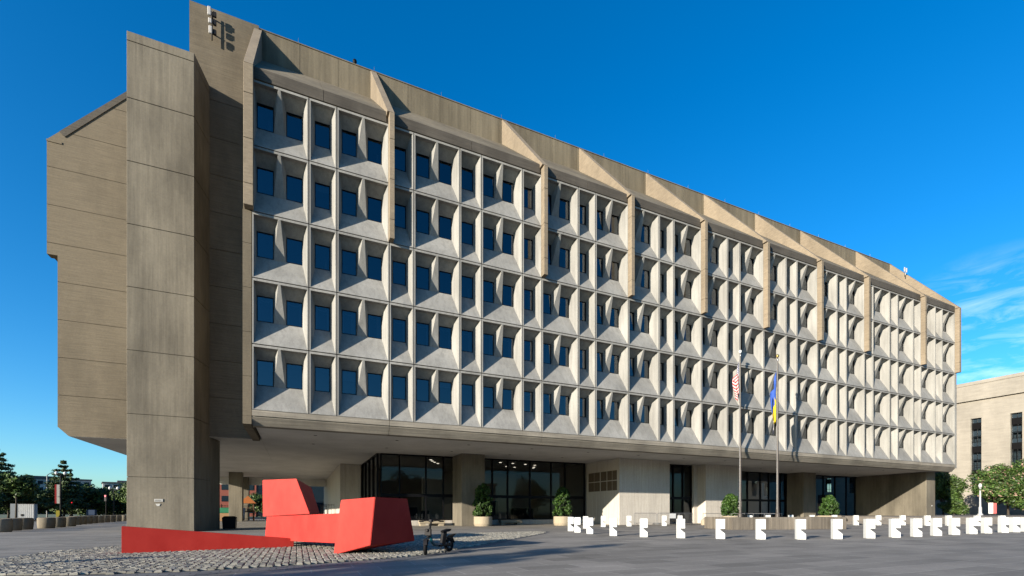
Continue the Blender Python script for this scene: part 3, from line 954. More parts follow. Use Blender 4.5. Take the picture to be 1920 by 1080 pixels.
for s in (-1, 1):
    gp = MB()
    gp.tube((hx - .13 * cs_ + ux * s * .34, uy * s * .34 - .13 * sn_, hz - .01), (hx - .09 * cs_ + ux * s * .23, uy * s * .23 - .09 * sn_, hz), .021, .021, 10)
    gp.tube((hx - .06 * cs_ + ux * s * .32, uy * s * .32 - .06 * sn_, hz - .02), (hx - .04 * cs_ + ux * s * .2, uy * s * .2 - .04 * sn_, hz - .02), .008, .006, 6)
    gp.build('grip', M['rubber'], ho)
MB().box(hx - .05, hx + .06, -.05, .05, hz - .03, hz + .05).build('display', M['greyplastic'], ho, bevel=.015)
bs = MB(); bs.box(xf - .16, xf - .10, -.1, .1, .53, .72); bs.tube((xf - .1, 0, .68), (xf - .05, 0, .68), .045)
bs.build('front_carrier', M['greyplastic'], sco, bevel=.015)
sp = MB(); sp.hexa([(xr + .27, -.06, .25), (xr + .47, -.06, .25), (xr + .47, .06, .25), (xr + .27, .06, .25)], [(xr + .18, -.055, .60), (xr + .36, -.055, .60), (xr + .36, .055, .60), (xr + .18, .055, .60)])
sp.build('battery_post', M['black'], sco, bevel=.02)
se = MB(); se.hexa([(xr + .06, -.09, .61), (xr + .40, -.06, .59), (xr + .40, .06, .59), (xr + .06, .09, .61)], [(xr + .0, -.12, .69), (xr + .42, -.05, .645), (xr + .42, .05, .645), (xr + .0, .12, .69)])
se.build('seat', M['rubber'], sco, bevel=.025)
ks = MB(); ks.path([(xr + .33, .03, .24), (xr + .40, .13, .0)], .012, 6); ks.path([(xr + .33, -.03, .24), (xr + .36, -.12, .0)], .012, 6)
ks.build('kickstand', M['black'], sco)

# ------------------------------------------------------------------ notched white bollards
def bollard_proto():
    m = MB()
    w, h = .36, .88
    prof = [(-w / 2, 0), (w / 2, 0), (w / 2, .27 * h), (-.02, .46 * h), (-.02, .50 * h), (w / 2, .50 * h), (w / 2, h), (-w / 2, h)]
    m.prism_y(prof, -.15, .15)
    return m
bp = None
def bollard(x, y, label, rz, sc_=1.0, z=0):
    global bp
    if bp is None:
        bp = bollard_proto().build('notched_bollard', M['white'], None, bevel=.012); o = bp
    else:
        o = bp.copy(); col.objects.link(o)
    o.location = (x, y, z); o.rotation_euler = (0, 0, rz); o.scale = (sc_, sc_, sc_)
    tag(o, label, 'bollard', 'white notched bollards round the plaza')
front = [(18.0, -4.4), (17.35, -6.2), (17.0, -8.0), (16.85, -10.3), (17.5, -11.8), (18.45, -13.2), (19.6, -14.4), (20.9, -15.4), (22.45, -16.15), (24.15, -16.65), (26.1, -16.9), (27.9, -17.0), (29.6, -17.05), (31.6, -16.95), (33.7, -16.8), (35.75, -16.7), (37.5, -16.65), (39.6, -16.6), (41.0, -16.6), (42.6, -16.55)]
ordw = ['first', 'second', 'third', 'fourth', 'fifth', 'sixth', 'seventh', 'eighth', 'ninth', 'tenth', 'eleventh', 'twelfth', 'thirteenth', 'fourteenth', 'fifteenth', 'sixteenth', 'seventeenth', 'eighteenth', 'nineteenth', 'twentieth']
for i, (x, y) in enumerate(front):
    bollard(x, y, 'white notched concrete bollard, %s of the near arc counted from the left' % ordw[i], -R(40 - max(0, i - 9) * .9) + random.uniform(-.03, .03))
for i, (x, y) in enumerate([(21.35, -.93), (24.6, 1.5), (27.4, 1.85), (31.1, 1.8), (32.4, 1.3)]):
    bollard(x, y, 'white notched bollard of the far row before the stone block, %s from the left' % ordw[i], -R(30) + random.uniform(-.1, .1))
for i, (x, y) in enumerate([(39.6, .2), (41.3, -.3), (43.4, -1.0), (45.0, -1.9), (46.6, -2.9)]):
    bollard(x, y, 'white notched bollard showing its top over the stained planter wall, %s from the left' % ordw[i], -R(35), z=.03)
for i, (x, y) in enumerate([(48.2, -3.8), (50.1, -4.6), (52.1, -5.5), (52.4, -7.2), (54.0, -8.0), (55.3, -9.4), (56.3, -10.6)]):
    bollard(x, y, 'white notched bollard standing before the granite steps, %s from the left' % ordw[i], -R(38))

# ------------------------------------------------------------------ leaves
def leaf_obj(name, clumps, n, size, mat, parent=None, flat=.0, seed=1, aspect=1.7):
    """clumps: (x,y,z,rx,ry,rz,weight); small two-triangle leaves through the clump volumes"""
    g = np.random.default_rng(seed)
    cl = np.array(clumps, float)
    w = cl[:, 6] / cl[:, 6].sum()
    idx = g.choice(len(cl), n, p=w)
    d = g.normal(size=(n, 3)); d /= np.linalg.norm(d, axis=1)[:, None]
    rad = g.uniform(.25, 1, n) ** .45
    P = cl[idx, :3] + d * rad[:, None] * cl[idx, 3:6] * g.uniform(.85, 1.12, (n, 1))
    nrm = d + g.normal(scale=.6, size=(n, 3)); nrm[:, 2] += .35
    nrm /= np.linalg.norm(nrm, axis=1)[:, None]
    t = np.cross(nrm, g.normal(size=(n, 3))); t /= np.linalg.norm(t, axis=1)[:, None]
    b = np.cross(nrm, t)
    s = size * g.uniform(.6, 1.3, (n, 1))
    V = np.stack([P - t * s * aspect * .5, P - b * s * .42 + nrm * s * .1, P + t * s * aspect * .5, P + b * s * .42 + nrm * s * .1], 1).reshape(-1, 3)
    me = bpy.data.meshes.new(name)
    me.vertices.add(4 * n); me.vertices.foreach_set('co', V.ravel())
    me.loops.add(4 * n); me.loops.foreach_set('vertex_index', np.arange(4 * n))
    me.polygons.add(n); me.polygons.foreach_set('loop_start', np.arange(n) * 4); me.polygons.foreach_set('loop_total', np.full(n, 4))
    me.materials.append(mat); me.update(); me.validate()
    o = bpy.data.objects.new(name, me); col.objects.link(o)
    if parent: o.parent = parent
    return o

# planters with clipped shrubs
def planter(x, y, label, hs_, seed, square=False, pot=(.78, .80)):
    r = empty('planter', label, 'planter', (x, y, 0), 0, 'concrete tubs with clipped shrubs by the entrance')
    R_, h = pot
    if square:
        p = MB().hexa([(-R_, -R_, 0), (R_, -R_, 0), (R_, R_, 0), (-R_, R_, 0)], [(-R_ * 1.04, -R_ * 1.04, h), (R_ * 1.04, -R_ * 1.04, h), (R_ * 1.04, R_ * 1.04, h), (-R_ * 1.04, R_ * 1.04, h)])
        po = p.build('pot', M['pot'], r, bevel=.03)
    else:
        po = MB().lathe((0, 0, 0), [(R_ * .90, 0), (R_ * .94, .06), (R_, .2), (R_, h - .04), (R_ * .98, h), (R_ * .86, h), (R_ * .84, h - .12)], 36).build('pot', M['pot'], r, smooth=False)
    MB().lathe((0, 0, h - .14), [(R_ * .845, 0), (R_ * .84, .04)], 24).build('soil', M['soil'], r)
    tr = MB()
    for k in range(4):
        a = k * 1.7
        tr.path([(.05 * math.cos(a), .05 * math.sin(a), h - .1), (.16 * math.cos(a), .16 * math.sin(a), h + .6), (.3 * math.cos(a), .3 * math.sin(a), h + 1.3)], [.03, .022, .01], 6)
    tr.build('stem', M['bark'], r)
    cl = []
    g = np.random.default_rng(seed)
    H_ = hs_ - h - .08
    for k in range(130):
        u = g.uniform(0, 1); prof = .90 * (1 - .50 * u ** 1.7) * (0.86 + .14 * min(1, u * 6))
        if u > .86: prof *= max(.2, (1.06 - u) / .2)
        a = g.uniform(0, 6.283); q = prof * g.uniform(.55, .93)
        cl.append((q * math.cos(a), q * math.sin(a), h + .14 + u * H_ * .94, .17, .17, .17, 1))
    for k in range(6): cl.append((0, 0, h + .3 + k * H_ / 6.6, .5 * (1 - .08 * k), .5 * (1 - .08 * k), .3, 1.4))
    leaf_obj('shrub', cl, 8500, .10, M['topiary'], r, seed=seed)
    return r
planter(16.69, 8.15 - .6, 'round concrete tub with a clipped conical shrub in front of the grey entrance pier', 3.6, 11)
planter(23.7, 6.85 - .5, 'round concrete tub with a clipped shrub before the lobby glass beside the stone block', 3.35, 12)
planter(40.06, 2.68, 'clipped round shrub in a tub behind the handrail, left of the flagpoles', 2.85, 13)
planter(51.97, 0.86, 'square concrete tub with a round shrub in front of the dark glass', 2.85, 14, True, (.72, .82))

# ------------------------------------------------------------------ flagpoles and flags
def flagpole(x, y, h, label, ball):
    r = empty('flagpole', label, 'flagpole', (x, y, 0), 0, 'tall flagpoles by the planter wall')
    MB().tube((0, 0, .9), (0, 0, h), .105, .055, 16).build('pole', M['polemetal'], r, smooth=False)
    MB().lathe((0, 0, 0), [(.3, 0), (.3, .08), (.2, .12), (.18, 1.0), (.125, 1.15), (.12, 1.6), (.10, 1.66)], 20).build('base_sleeve', M['polemetal'], r)
    MB().lathe((0, 0, h), [(.02, 0), (.05, .02), (.11, .08), (.13, .16), (.11, .24), (.05, .30), (.01, .32)], 16).build('ball_finial', ball, r, smooth=True)
    MB().lathe((0, 0, h - .28), [(.06, 0), (.085, .05), (.085, .16), (.06, .2)], 14).build('truck', M['steel'], r)
    hl = MB(); hl.path([(-.12, -.02, 1.4), (-.125, -.02, h * .5), (-.1, -.02, h - .2)], .008, 5); hl.build('halyard', M['whitebox'], r)
FP1, FP2 = (37.22, -.76), (38.81, -3.07)
flagpole(*FP1, 14.85, 'taller bronze flagpole with a pale ball top flying the striped flag', M['white'])
flagpole(*FP2, 14.0, 'shorter bronze flagpole with a gilded ball top flying the blue and yellow flag', M['gold'])

def flagmat(name, kind):
    t = NT(name)
    sep = t.n.new('ShaderNodeSeparateXYZ'); t.l.new(t.tc.outputs['UV'], sep.inputs[0])
    def math_(op, a, b=None):
        m = t.n.new('ShaderNodeMath'); m.operation = op
        for k, v in enumerate((a, b)):
            if v is None: continue
            if hasattr(v, 'is_output'): t.l.new(v, m.inputs[k])
            else: m.inputs[k].default_value = v
        return m.outputs[0]
    u, v = sep.outputs[0], sep.outputs[1]           # u along the fly, v from the top of the hoist
    if kind == 'us':
        s = math_('MODULO', math_('FLOOR', math_('MULTIPLY', v, 13)), 2)
        c = t.mix((.26, .003, .009), (.38, .375, .36), s, 'MIX')
        canton = math_('MULTIPLY', math_('LESS_THAN', u, .4), math_('LESS_THAN', v, 7 / 13))
        c = t.mix(c, (.009, .013, .07), canton, 'MIX')
        us, vs = math_('MULTIPLY', u, 6 / .4), math_('MULTIPLY', v, 5 / (7 / 13))
        du = math_('SUBTRACT', math_('FRACT', us), .5); dv = math_('SUBTRACT', math_('FRACT', vs), .5)
        rr_ = math_('ADD', math_('MULTIPLY', du, du), math_('MULTIPLY', dv, dv))
        star = math_('MULTIPLY', math_('LESS_THAN', rr_, .075), canton)
        c = t.mix(c, (.78, .76, .74), star, 'MIX')
    else:
        c = t.mix((.011, .05, .25), (.42, .31, .008), math_('GREATER_THAN', v, .5), 'MIX')
        c = t.mix(c, (.70, .68, .66), math_('MULTIPLY', math_('GREATER_THAN', u, .78), math_('GREATER_THAN', v, .74)), 'MIX')
        c = t.mix(c, (.02, .03, .18), math_('MULTIPLY', math_('GREATER_THAN', u, .84), math_('GREATER_THAN', v, .74)), 'MIX')
    t.base(c)
    return t.set(Roughness=.8)
def flag(name, label, base, ztop, hoist, drop, mat, side, seed, wid=.42):
    nu, nv = 22, 26
    g = np.random.default_rng(seed)
    V, F, UV = [], [], []
    for j in range(nv + 1):
        v = j / nv
        for i in range(nu + 1):
            u = i / nu
            fold = math.sin(u * 3.1 * math.pi + .5 * v) * .5 + .5
            x = side * (.10 + wid * (u ** .8) * (.35 + .65 * fold) * (.62 + .38 * math.sin(math.pi * min(1, .25 + v * .8 + u * .2))))
            y = .17 * math.sin(u * 4.2 * math.pi + 2.2 * v + seed) * (u ** .5)
            z = ztop - v * hoist * (1 - .12 * u) - drop * u ** .9 - .05 * math.sin(7 * v + 5 * u)
            V.append((x, y, z)); UV.append((u, v))
    for j in range(nv):
        for i in range(nu):
            a = j * (nu + 1) + i
            F.append((a, a + 1, a + nu + 2, a + nu + 1))
    me = bpy.data.meshes.new(name); me.from_pydata(V, [], F)
    uvl = me.uv_layers.new(name='UVMap')
    for lp in me.loops: uvl.data[lp.index].uv = UV[lp.vertex_index]
    me.materials.append(mat)
    me.polygons.foreach_set('use_smooth', [True] * len(me.polygons))
    o = bpy.data.objects.new(name, me); col.objects.link(o)
    o.location = (base[0], base[1], 0); o.rotation_euler = (0, 0, -.42)
    sol = o.modifiers.new('thickness', 'SOLIDIFY'); sol.thickness = .006
    tag(o, label, 'flag')
flag('national_flag', 'limp red and white striped flag with starry blue canton on the taller pole', FP1, 14.25, 2.0, 1.9, flagmat('striped_flag_cloth', 'us'), -1, 3, .62)
flag('organisation_flag', 'limp blue and yellow flag with a dark tail hanging on the shorter pole', FP2, 13.0, 3.3, 2.5, flagmat('blue_yellow_flag_cloth', 'bl'), -1, 5, .62)

# ------------------------------------------------------------------ planter wall, steps, benches, rails
pw = empty('planter_wall', 'low stained concrete planter wall behind the near arc of bollards', 'wall', (28.6, -7.3, 0))
wdir = Vector((37.1 - 28.6, -9.5 + 7.3, 0)); wl_ = wdir.length; pw.rotation_euler = (0, 0, math.atan2(wdir.y, wdir.x))
m = MB()
for k in range(6): m.box(wl_ * k / 6 + .006, wl_ * (k + 1) / 6 - .006, 0, .35, 0, .84)
m.box(.01, wl_ - .01, .02, .34, .004, .835); m.box(wl_ - .35, wl_, .36, 3.2, 0, .84); m.box(0, .35, .36, 3.2, 0, .84)
m.build('wall', M['planterwall'], pw, bevel=.015)
MB().box(.36, wl_ - .36, .36, 3.2, .0, .70).build('soil', M['soil'], pw)
stp = empty('granite_steps', 'broad grey granite steps rising to the upper pavement right of the block', 'steps', (48.5, -1.5, 0), R(-17))
for k in range(5):
    MB().box(.2 + 2.4 * k, 95, .0 + .62 * k, .62 * (k + 1) - .003 if k < 4 else 24, 0.0 if k == 0 else .02, .14 * (k + 1)).build('step', M['step'], stp, bevel=.012)
tag(MB().prism_z([(75.2, -20), (140, -40), (140, 58), (75.2, 58)], .001, .69).build('upper_pavement', M['step']), kind='structure')

for (x, y, lab) in ((20.4, 10.1, 'pale stone bench between the two shrub tubs under the lobby glass'), (12.9, 9.9, 'pale stone bench left of the grey entrance pier')):
    r = empty('stone_bench', lab, 'bench', (x, y, 0), 0, 'stone benches along the entrance')
    s = MB(); s.box(-1.1, 1.1, -.25, .25, .2, .48); s.build('seat', M['pot'], r, bevel=.02)
    for u in (-.8, .8): MB().box(u - .22, u + .22, -.2, .2, 0, .199).build('leg', M['pot'], r)

def barricade(x0, y0, x1, y1, label, n=16, sign=False):
    d = Vector((x1 - x0, y1 - y0, 0)); L = d.length
    r = empty('barricade', label, 'barricade', (x0, y0, 0), math.atan2(d.y, d.x), 'steel crowd barricades by the doors')
    f = MB()
    f.path([(0, 0, .0), (0, 0, 1.02), (.06, 0, 1.09), (L - .06, 0, 1.09), (L, 0, 1.02), (L, 0, .0)], .021, 8)
    f.tube((0, 0, .2), (L, 0, .2), .018, .018, 8)
    f.build('frame', M['steel'], r)
    b = MB()
    for k in range(1, n): b.tube((L * k / n, 0, .2), (L * k / n, 0, 1.09), .010, .010, 6)
    b.build('bars', M['steel'], r)
    for u in (.25, L - .25): MB().path([(u, -.3, .01), (u, -.25, .05), (u, 0, .2), (u, .25, .05), (u, .3, .01)], .016, 6).build('foot', M['steel'], r)
    if sign: MB().box(L * .55, L * .55 + .6, -.03, -.022, .62, 1.05).build('sign_plate', M['whitebox'], r)
barricade(29.6, 3.9, 31.6, 3.35, 'steel barricade in front of the stone block, nearest the grille wall')
barricade(31.7, 3.3, 33.7, 2.75, 'steel barricade with a blank white plate before the stone block', 16, True)
barricade(33.8, 2.9, 35.2, 2.6, 'short steel barricade standing in front of the dark doorway', 11)
def handrail(x0, y0, x1, y1, label):
    d = Vector((x1 - x0, y1 - y0, 0)); L = d.length
    r = empty('handrail', label, 'handrail', (x0, y0, 0), math.atan2(d.y, d.x), 'handrails at the ramp')
    f = MB()
    for z in (.55, 1.05): f.tube((0, 0, z), (L, 0, z), .022, .022, 8)
    f.build('rail', M['steel'], r)
    for k in range(4): MB().tube((L * k / 3, 0, 0), (L * k / 3, 0, 1.05), .02, .02, 8).build('post', M['steel'], r)
handrail(37.6, 3.7, 42.3, 2.0, 'grey handrail along the ramp before the right stone wall')
handrail(38.4, 1.2, 40.0, -2.6, 'grey handrail beside the shrub left of the flagpoles')
for x, y, lab in ((36.0, 2.1, 'small round white concrete bollard before the dark doorway'), (37.5, 1.5, 'small round white concrete bollard with a dark box on top, by the handrail')):
    r = empty('round_bollard', lab, 'bollard', (x, y, 0), 0, 'small round white bollards')
    MB().lathe((0, 0, 0), [(.24, 0), (.25, .05), (.25, .38), (.21, .48), (.12, .51)], 20).build('body', M['pot'], r, smooth=False)
    if 'dark box' in lab: MB().box(-.1, .1, -.07, .07, .5, .68).build('box', M['greyplastic'], r, bevel=.01)

# ------------------------------------------------------------------ limestone building across the street on the right
lbg = empty('limestone_building', 'pale limestone office building with tall recessed window strips beyond the right end of the block', 'building', (110, 20, 0))
LX = 0
wall = MB()
strips = [(-58.0 + 10.2 * k) for k in range(10)]              # centres along y, local
ww, zt_, zb_ = 1.75, 17.5, 5.2
y_prev = -70
def lbox(a, b, z0, z1, x0=0.0, x1=8.0, m=0): wall.box(x0, x1, a, b, z0, z1, m)
cy = [-8.2 + 5.05 * k for k in range(-9, 9)]
y_prev = -56
hw = .72
for c_ in cy:
    lbox(y_prev, c_ - hw, zb_, zt_); y_prev = c_ + hw
lbox(y_prev, 40, zb_, zt_)
lbox(-56, 40, zt_ + .001, 20.6); lbox(-56, 40, .0, zb_ - .001, -.15, 8)
lbox(-56, 40, 20.601, 21.0, -.45, 8); lbox(-56, 40, 21.001, 23.4, .1, 8); lbox(-56, 40, 23.401, 23.6, 0, 8)
wall.build('wall', M['limestone'], lbg)
MB().box(1.5, 30, -55.5, 39.5, .5, 24.3).build('rear_mass', M['limestone'], lbg)
for c_ in cy:
    f = MB()
    f.box(.45, .55, c_ - hw, c_ - hw + .08, zb_, zt_); f.box(.45, .55, c_ + hw - .08, c_ + hw, zb_, zt_)
    f.box(.45, .54, c_ - .03, c_ + .03, zb_, zt_)
    for k in range(13):
        z = zb_ + (zt_ - zb_) * k / 12
        f.box(.45, .535, c_ - hw + .081, c_ - .031, z - .03, z + .03); f.box(.45, .535, c_ + .031, c_ + hw - .081, z - .03, z + .03)
    for k in (0, 1, 2): 
        z = zb_ + (zt_ - zb_) * (k + .36) / 3
        f.box(.40, .56, c_ - hw + .081, c_ + hw - .081, z + .75, z + 1.85)
    fo = f.build('window', M['bronze'], lbg)
    MB().poly([(.5, c_ - hw, zb_), (.5, c_ + hw, zb_), (.5, c_ + hw, zt_), (.5, c_ - hw, zt_)]).build('pane', M['pane'], fo, fix=False)
    bl = MB()
    for k in range(6):
        z = zb_ + (zt_ - zb_) * k / 6
        if random.random() < .7: bl.box(.6, .64, c_ - hw, c_ + hw, z + .9, z + 1.95)
    if bl.f: bl.build('blind', M['curtain'], fo)
dr = MB(); dr.box(-.35, -.15, 16.0, 19.5, .7, 5.6); dr.build('doorway', M['limestone'], lbg); 
MB().box(-.40, -.36, 16.5, 19.0, .7, 5.0).build('door', M['glassdark'], lbg)

def tree(name, label, cat, x, y, z, trunk_h, clumps, nleaf, size, mat, seed, tr=.22, group=None, forks=5):
    r = empty(name, label, cat, (x, y, z), 0, group)
    t_ = MB()
    g = np.random.default_rng(seed + 77)
    top = max(c_[2] for c_ in clumps)
    t_.path([(0, 0, 0), (.05, .03, trunk_h * .5), (-.05, .05, trunk_h), (0, 0, min(top, trunk_h + (top - trunk_h) * .7))], [tr, tr * .85, tr * .7, tr * .15], 8)
    for k in range(forks):
        c_ = clumps[g.integers(len(clumps))]
        z0 = trunk_h * g.uniform(.75, 1.1)
        t_.path([(0, 0, z0), (c_[0] * .5, c_[1] * .5, (z0 + c_[2]) / 2 + .2), (c_[0] * .95, c_[1] * .95, c_[2])], [tr * .5, tr * .32, tr * .08], 6)
    t_.build('trunk', M['bark'], r)
    leaf_obj('crown', clumps, nleaf, size, mat, r, seed=seed)
    return r
def round_clumps(R_, h0, h1, n, seed, cs=.38, squash=.8):
    g = np.random.default_rng(seed); o = []
    for k in range(n):
        d = g.normal(size=3); d /= np.linalg.norm(d)
        q = g.uniform(.25, .82)
        s_ = R_ * cs * g.uniform(.7, 1.25)
        zc = (h0 + h1) / 2 + d[2] * (h1 - h0) / 2 * q
        o.append((d[0] * R_ * q, d[1] * R_ * q, zc, s_, s_, s_ * squash, s_ * s_))
    return o
def conifer_clumps(R_, h0, h1, tiers, seed):
    g = np.random.default_rng(seed); o = []
    for k in range(tiers):
        u = k / (tiers - 1); z = h0 + (h1 - h0) * u; rr_ = R_ * (1 - u) ** .8 + .22
        nb_ = max(3, int(9 * (1 - u) + 3)); a0 = g.uniform(0, 6)
        for j in range(nb_):
            a = a0 + 6.283 * j / nb_ + g.uniform(-.25, .25); L = rr_ * g.uniform(.65, 1.1)
            for q in (.35, .7, 1.0):
                o.append((math.cos(a) * L * q, math.sin(a) * L * q, z - .28 * L * q + g.uniform(-.1, .1) + .25 * q * q, .36 * L * .5 + .18, .36 * L * .5 + .18, .16 + .05 * L, .3 + L * .3))
    return o

# trees in front of the limestone building
tree('flowering_tree', 'broad green flowering tree in front of the limestone building, right of the white lamp post', 'tree', 98.2, 3.6, .69, 1.6, [(a, b, c_ - .0, d_, e_, f_, w_) for a, b, c_, d_, e_, f_, w_ in round_clumps(4.3, .5, 8.4, 50, 21, .33)], 24000, .21, M['flowerleaf'], 21, .16)
tree('flowering_tree', 'second flowering tree, cut by the right edge of the view', 'tree', 100.2, -2.2, .69, 1.8, round_clumps(4.4, .6, 7.8, 50, 22, .33), 22000, .21, M['flowerleaf'], 22, .16)
tree('shaded_tree', 'dark tree standing in the shade between the block and the limestone building', 'tree', 97.5, 11.0, .69, 1.5, round_clumps(2.9, 1.2, 8.2, 30, 23, .4), 12000, .22, M['leaf'], 23, .15)
tree('shaded_shrub', 'low dark shrub in the shade at the foot of the end wall', 'shrub', 92.0, 13.6, .69, .5, round_clumps(2.4, .3, 3.2, 18, 24, .42), 3600, .26, M['leaf'], 24, .1)
tree('shaded_shrub', 'low dark shrub beneath the shaded tree, left of the white lamp post', 'shrub', 94.2, 8.3, .69, .5, round_clumps(2.0, .3, 2.6, 16, 25, .42), 3000, .26, M['leaf'], 25, .1)
lp = empty('lamp_post', 'slim white lamp post with a pale globe before the flowering tree', 'lamp post', (94.0, 5.15, .69))
MB().lathe((0, 0, 0), [(.34, 0), (.34, .15), (.2, .3), (.19, 1.15), (.12, 1.3), (.09, 3.9), (.15, 4.0), (.16, 4.1)], 16).build('post', M['whitebox'], lp)
MB().lathe((0, 0, 4.1), [(.12, 0), (.21, .15), (.22, .32), (.14, .5), (.03, .62)], 16).build('globe', M['globe'], lp, smooth=True)
sg = empty('pavement_sign', 'small upright white sign with a red side panel under the flowering tree', 'sign', (95.4, 4.5, .69), R(-60))
MB().box(-.25, .25, -.03, .03, .25, 1.85).build('white_panel', M['signwhite'], sg); MB().box(.26, .62, -.03, .03, .25, 1.8).build('red_panel', M['signred'], sg)
MB().box(-.2, .55, -.05, .05, 0, .249).build('foot', M['black'], sg)

# ------------------------------------------------------------------ street side on the left
drums = [(-13.6, 8.4), (-14.2, 11.0), (-14.5, 13.2), (-14.2, 15.6), (-14.5, 18.2), (-14.8, 21.0), (-16.2, 26.5), (-16.6, 28.9), (-16.9, 31.3), (-17.2, 33.7), (-17.4, 36.1), (-17.6, 38.6), (-17.8, 41.2), (-18.0, 44.0), (-18.1, 47.0), (-18.1, 50.0)]
dp = None
for i, (x, y) in enumerate(drums):
    if dp is None:
        dp = MB().lathe((0, 0, 0), [(.44, 0), (.47, .05), (.50, .35), (.50, .72), (.46, .78), (.34, .80), (.34, .72)], 28).build('concrete_drum', M['drum'], None, smooth=True); o = dp
    else:
        o = dp.copy(); col.objects.link(o)
    o.location = (x, y, .0); o.rotation_euler = (0, 0, i * 1.3)
    tag(o, 'weathered concrete security drum along the street edge, %s counted from the left' % (ordw[i]), 'concrete drum', 'concrete drums along the street')
cb_ = empty('white_kiosk', 'small white metal kiosk with a grey side board behind the concrete drums', 'kiosk', (-31.9, 56, 0))
b = MB(); b.box(0, 1.6, 0, .9, .12, 2.25)
for k in range(8): b.box(.06 + .2 * k, .14 + .2 * k, -.02, 0, .2, 2.2)
b.build('body', M['whitebox'], cb_, bevel=.02); MB().box(-.85, -.06, .05, .12, .1, 2.3).build('side_board', M['steel'], cb_)
MB().box(.25, .5, -.05, -.021, .6, .9).build('hatch', M['greyplastic'], cb_)
MB().box(-.05, 1.65, -.04, .94, 2.252, 2.34).build('roof', M['greyplastic'], cb_); MB().box(-.02, 1.62, -.02, .92, 0, .119).build('base', M['black'], cb_)

def twin_lamp(x, y, h, label, banner=False):
    r = empty('street_lamp', label, 'street lamp', (x, y, 0), R(10))
    p = MB(); p.lathe((0, 0, 0), [(.28, 0), (.26, .5), (.12, .8), (.09, h - .9), (.07, h)], 12); p.path([(-.45, 0, h - .1), (-.3, 0, h - .26), (0, 0, h - .3), (.3, 0, h - .26), (.45, 0, h - .1)], .04, 8)
    p.build('post', M['black'], r)
    for s in (-.45, .45): MB().lathe((s, 0, h - .1), [(.08, 0), (.18, .12), (.2, .27), (.12, .42), (.02, .48)], 14).build('globe', M['globe'], r, smooth=True)
    if banner:
        bb = MB(); bb.tube((0, 0, h - 1.45), (-.65, 0, h - 1.45), .025); bb.tube((0, 0, h - 4.25), (-.65, 0, h - 4.25), .025); bb.build('banner_arm', M['black'], r)
        for a, b_, z0, z1, mt, nm in ((-.62, -.42, h - 4.2, h - 1.5, 'signred', 'red_banner'), (-.42, -.12, h - 4.2, h - 1.5, 'signwhite', 'white_banner')):
            MB().box(a, b_, -.012, .012, z0, z1, 0).build(nm, M[mt], r)
        MB().box(-.5, -.12, -.012, .012, h - 6.4, h - 5.2).build('yellow_sign', M['signyellow'], r)
twin_lamp(-28.4, 58.5, 6.6, 'black street lamp with twin white globes and a red and white banner', True)
twin_lamp(-22.5, 59.0, 4.6, 'black street lamp with twin white globes near the pylon')
ca = empty('cobra_street_light', 'tall street light with a curved arm and hanging lamp head above the trees', 'street light', (-36.3, 76, 0), R(20))
q = MB(); q.tube((0, 0, 0), (0, 0, 7.4), .11, .08, 10); q.path([(0, 0, 7.4), (.4, 0, 7.8), (1.3, 0, 8.25), (2.1, 0, 8.5), (2.9, 0, 8.5)], [.06, .055, .05, .045, .04], 8); q.build('post', M['steel'], ca)
MB().hexa([(2.75, -.15, 7.75), (3.1, -.15, 7.75), (3.1, .15, 7.75), (2.75, .15, 7.75)], [(2.85, -.06, 8.55), (2.97, -.06, 8.55), (2.97, .06, 8.55), (2.85, .06, 8.55)]).build('lamp_head', M['greyplastic'], ca)
def signal(x, y, label, h=3.9):
    r = empty('traffic_light', label, 'traffic light', (x, y, 0), R(24 - 48))
    MB().tube((0, 0, 0), (0, 0, h), .07, .06, 10).build('post', M['black'], r)
    hbx = MB().box(-.18, .18, -.14, .14, h - .1, h + .95).build('housing', M['black'], r, bevel=.03)
    for k, z in enumerate((h + .12, h + .42, h + .72)):
        MB().tube((0, -.145, z), (0, -.165, z), .11, .11, 16).build('lamp', M['redlamp'] if k == 2 else M['bronze'], hbx)
signal(-24.3, 62.0, 'traffic light showing red near the pylon', 2.9)
signal(-29.6, 66.0, 'traffic light showing red behind the bannered street lamp', 1.9)
ub = empty('utility_box', 'blue grey utility cabinet behind the concrete drums', 'utility box', (-25.4, 60, 0))
MB().box(-.5, .5, -.4, .4, .1, 1.5).build('cabinet', M['bluebin'], ub, bevel=.03); MB().box(-.55, .55, -.45, .45, 0, .099).build('base', M['drum'], ub)

